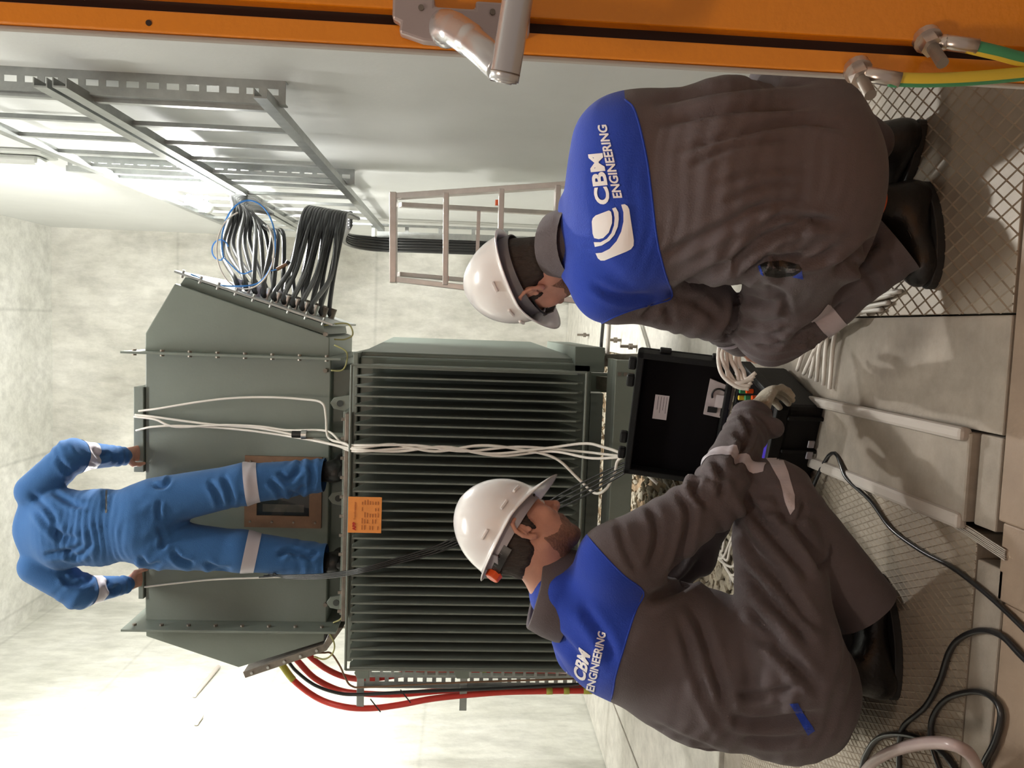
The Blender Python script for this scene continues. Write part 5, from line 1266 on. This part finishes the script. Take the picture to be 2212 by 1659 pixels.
    bg_ = bvh_of(Vh, tri(Fh)); decal('glove_print', textpolys('HyFlex', (1633,845), (1637,812), (1626,845), .0), 'ink', g1_, bg_, .0008, 4)
    d2_ = unit(WLf-ELf); gl2 = hand(WLf+d2_*.02, d2_, (0,0,-1), -1, .6, 1.08, .08, .002); Vh, Fh = nets([gl2], .004); link('glove', tomesh('glove', relax(Vh, Fh, 1), Fh), 'gloved', root, smooth=True)
    hl = onz(1962,1520,0); tt = hl+unit([.80,.30,0])*.30
    boot(hl+[-.01,.045,0], tt+[-.01,.045,0], .17, root, w_=.056)
    h2 = at(1880,1590,1.98); h2[2] = .03; boot(h2, h2+unit([.85,.5,0.1])*.29, .14, root, trimc=False)
    return root

# =================================================================== person C: standing on the lid in blue
def person_c():
    root = empty('person', at(722, 1120, 3.74), 'person in blue coverall standing on the transformer lid, back turned, hands on the box', 'person')
    A_ = lambda x, y, Y=3.66: at(x, y, Y)
    nb = A_(70, 1142, 3.62); ch = A_(130, 1142, 3.60); mid = A_(215, 1140, 3.58); pel = A_(310, 1130, 3.57)
    S1, S2 = A_(76, 1060, 3.62), A_(82, 1222, 3.62)
    E1, W1 = A_(155, 985, 3.64), A_(262, 985, 3.84); E2, W2 = A_(172, 1278, 3.64), A_(268, 1264, 3.84)
    H1, K1, A1 = A_(335, 1085, 3.58), A_(525, 1046, 3.62), A_(692, 1022, 3.70)
    H2, K2, A2 = A_(335, 1175, 3.58), A_(520, 1190, 3.62), A_(700, 1214, 3.70)
    X = np.array([1.,0,0]); side = X
    torso = [Cone(S1, S2, .062, .062, k=.05), Cone(ch-[0,.0,0], mid, .118, .105, side, 1.55, .05), Cone(mid, pel, .105, .120, side, 1.45, .06), Cone(nb, ch, .075, .115, side, 1.35, .06), Cone(pel, pel+[0,0,-.05], .120, .11, side, 1.45, .05)]
    a1 = [Cone(S1, E1, .085, .078, k=.04), Cone(E1, W1, .074, .048, k=.03)]; a2 = [Cone(S2, E2, .085, .078, k=.04), Cone(E2, W2, .074, .045, k=.03)]
    l1 = [Cone(H1, K1, .115, .095, k=.05), Cone(K1, A1-[0,0,.08], .095, .078, k=.03)]; l2 = [Cone(H2, K2, .115, .095, k=.05), Cone(K2, A2-[0,0,.08], .095, .076, k=.03)]
    cr = [([(60,1060),(110,1110),(130,1180)], 7, .006), ([(70,1090),(120,1150),(180,1170)], 7, .006), ([(110,1060),(160,1090),(190,1090)], 6, .006), ([(90,1200),(150,1190),(190,1170)], 6, .006), ([(130,1190),(170,1200),(200,1170)], 6, .007),
          ([(225,1110),(225,1055)], 4, .004), ([(345,1125),(342,1100),(345,1080)], 5, .006), ([(340,1135),(352,1160),(350,1190)], 6, .006), ([(370,1030),(355,1050),(330,1050)], 5, .007), ([(450,1035),(470,1070),(480,1100)], 6, .006), ([(480,1025),(495,1060),(500,1090)], 6, .006),
          ([(600,1020),(625,1035),(650,1010)], 6, .008), ([(620,1060),(640,1070),(660,1045)], 6, .008), ([(580,1035),(600,1055),(610,1080)], 6, .007), ([(670,1000),(675,1030),(670,1060)], 6, .008), ([(600,1200),(625,1190),(650,1200)], 6, .008), ([(640,1190),(670,1200),(690,1190)], 6, .007), ([(370,1190),(390,1210),(420,1220)], 6, .008), ([(440,1215),(470,1230),(500,1230)], 6, .008), ([(300,1200),(320,1225),(350,1215)], 6, .007),
          ([(120,985),(140,1010),(155,1020)], 6, .007), ([(200,965),(215,985),(240,980)], 6, .008), ([(230,1250),(240,1275),(260,1265)], 5, .007), ([(130,1240),(150,1260),(180,1260)], 6, .006)]
    sp = [(mid+[0,-.1,0], .15, [0,0,1], .032, .0048), (K1, .10, [0,0,1], .06, .005), (A1+[0,0,.06], .10, [0,0,1], .05, .007), (A2+[0,0,.06], .10, [0,0,1], .05, .007), (E1, .09, unit(E1-S1), .05, .006), (E2, .09, unit(E2-S2), .05, .006), (W1, .07, unit(W1-E1), .035, .004), (W2, .07, unit(W2-E2), .035, .005), (pel+[0,-.08,-.1], .13, [1,0,.6], .08, .004)]
    V, Fq = garment('coverall', [torso, a1, a2, l1+l2], .0088, 'bluec', root, cr, sp, it=1)
    V_, T_ = hems(V, tri(Fq), [(A_(700,1022,3.68), [0,0,-1], .13), (A_(704,1214,3.68), [0,0,-1], .13)])
    cov = link('coverall', tomesh('coverall', V_, T_), 'bluec', root, smooth=True)
    tapes(V, Fq, [(K1, A1, .11, .030, .15, None), (K2, A2, .12, .030, .15, None), (E1, W1, .30, .030, .10, None), (E2, W2, .32, .030, .10, None)], cov)
    O = A_(62, 1140, 3.86); O[2] = nb[2]-.135; O[1] = 3.80; f, l, u = frame((0,.5,-.87), (0,1,0))
    (V1, F1), (V2, F2), pr = headmesh(O, f, l, u, nb+[0,.0,-.03])
    g1_ = hand(W1+[0,.015,-.012], unit([.0,.95,-.30]), unit([0,-.3,-.95]), 1, .15, 1.0); g2_ = hand(W2+[0,.015,-.012], unit([.0,.95,-.30]), unit([0,-.3,-.95]), -1, .15, 1.0)
    H1_, H2_ = nets([g1_], .0045), nets([g2_], .0045)
    inner = nets([[Cone(nb-[0,0,.09], mid, .06, .085, side, 1.3, .05), Cone(mid, pel, .09, .1, side, 1.3, .05), Cone(S1, S2, .045), Cone(S1, E1, .05, .04), Cone(E1, W1, .04, .026), Cone(S2, E2, .05, .04), Cone(E2, W2, .04, .026), Cone(H1, K1, .08, .055), Cone(K1, A1, .05, .04), Cone(H2, K2, .08, .055), Cone(K2, A2, .05, .04)]], .012)
    Vb, Tb = joinmesh([(V1, F1), (V2, F2), H1_, H2_, inner])
    link('body', tomesh('body', Vb, Tb), 'skin', root, smooth=True)
    hairmesh(pr, O, f, l, u, .007, HAIR, 'hair', 'hair', root, .007)
    # collar
    vv = []; ff = []
    c0_ = nb+[0,0,.02]; up_ = unit([0,.15,1])
    for dz, r_ in ((0,.075),(.05,.066),(.052,.063),(.0,.066)):
        for a in np.linspace(0, 2*math.pi, 25)[:-1]: vv.append(c0_+up_*dz+np.array([1.15*r_*math.cos(a), r_*math.sin(a)+.02, 0]))
    for k in range(3):
        for i in range(24): ff.append((k*24+i, k*24+(i+1)%24, (k+1)*24+(i+1)%24, (k+1)*24+i))
    me = bpy.data.meshes.new('collar'); me.from_pydata([tuple(p) for p in vv], [], ff); me.update(); link('collar', me, 'bluec', cov, smooth=True)
    bv = bvh_of(V, tri(Fq))
    decal('pocket_slit', [[(227,1108),(231,1108),(232,1060),(238,1050),(234,1050),(228,1060)]], 'black', cov, bv, .001, 6)
    for Ax, px in ((A1, 1022), (A2, 1214)):
        h_ = np.array([Ax[0]-.0, 3.665, 1.672]); boot(h_-[.0,.02,0], h_+unit([.12 if px == 1022 else -.12, 1, 0])*.255, .12, root, trimc=False)
    return root
for fn in (person_a, person_b, person_c): fn()
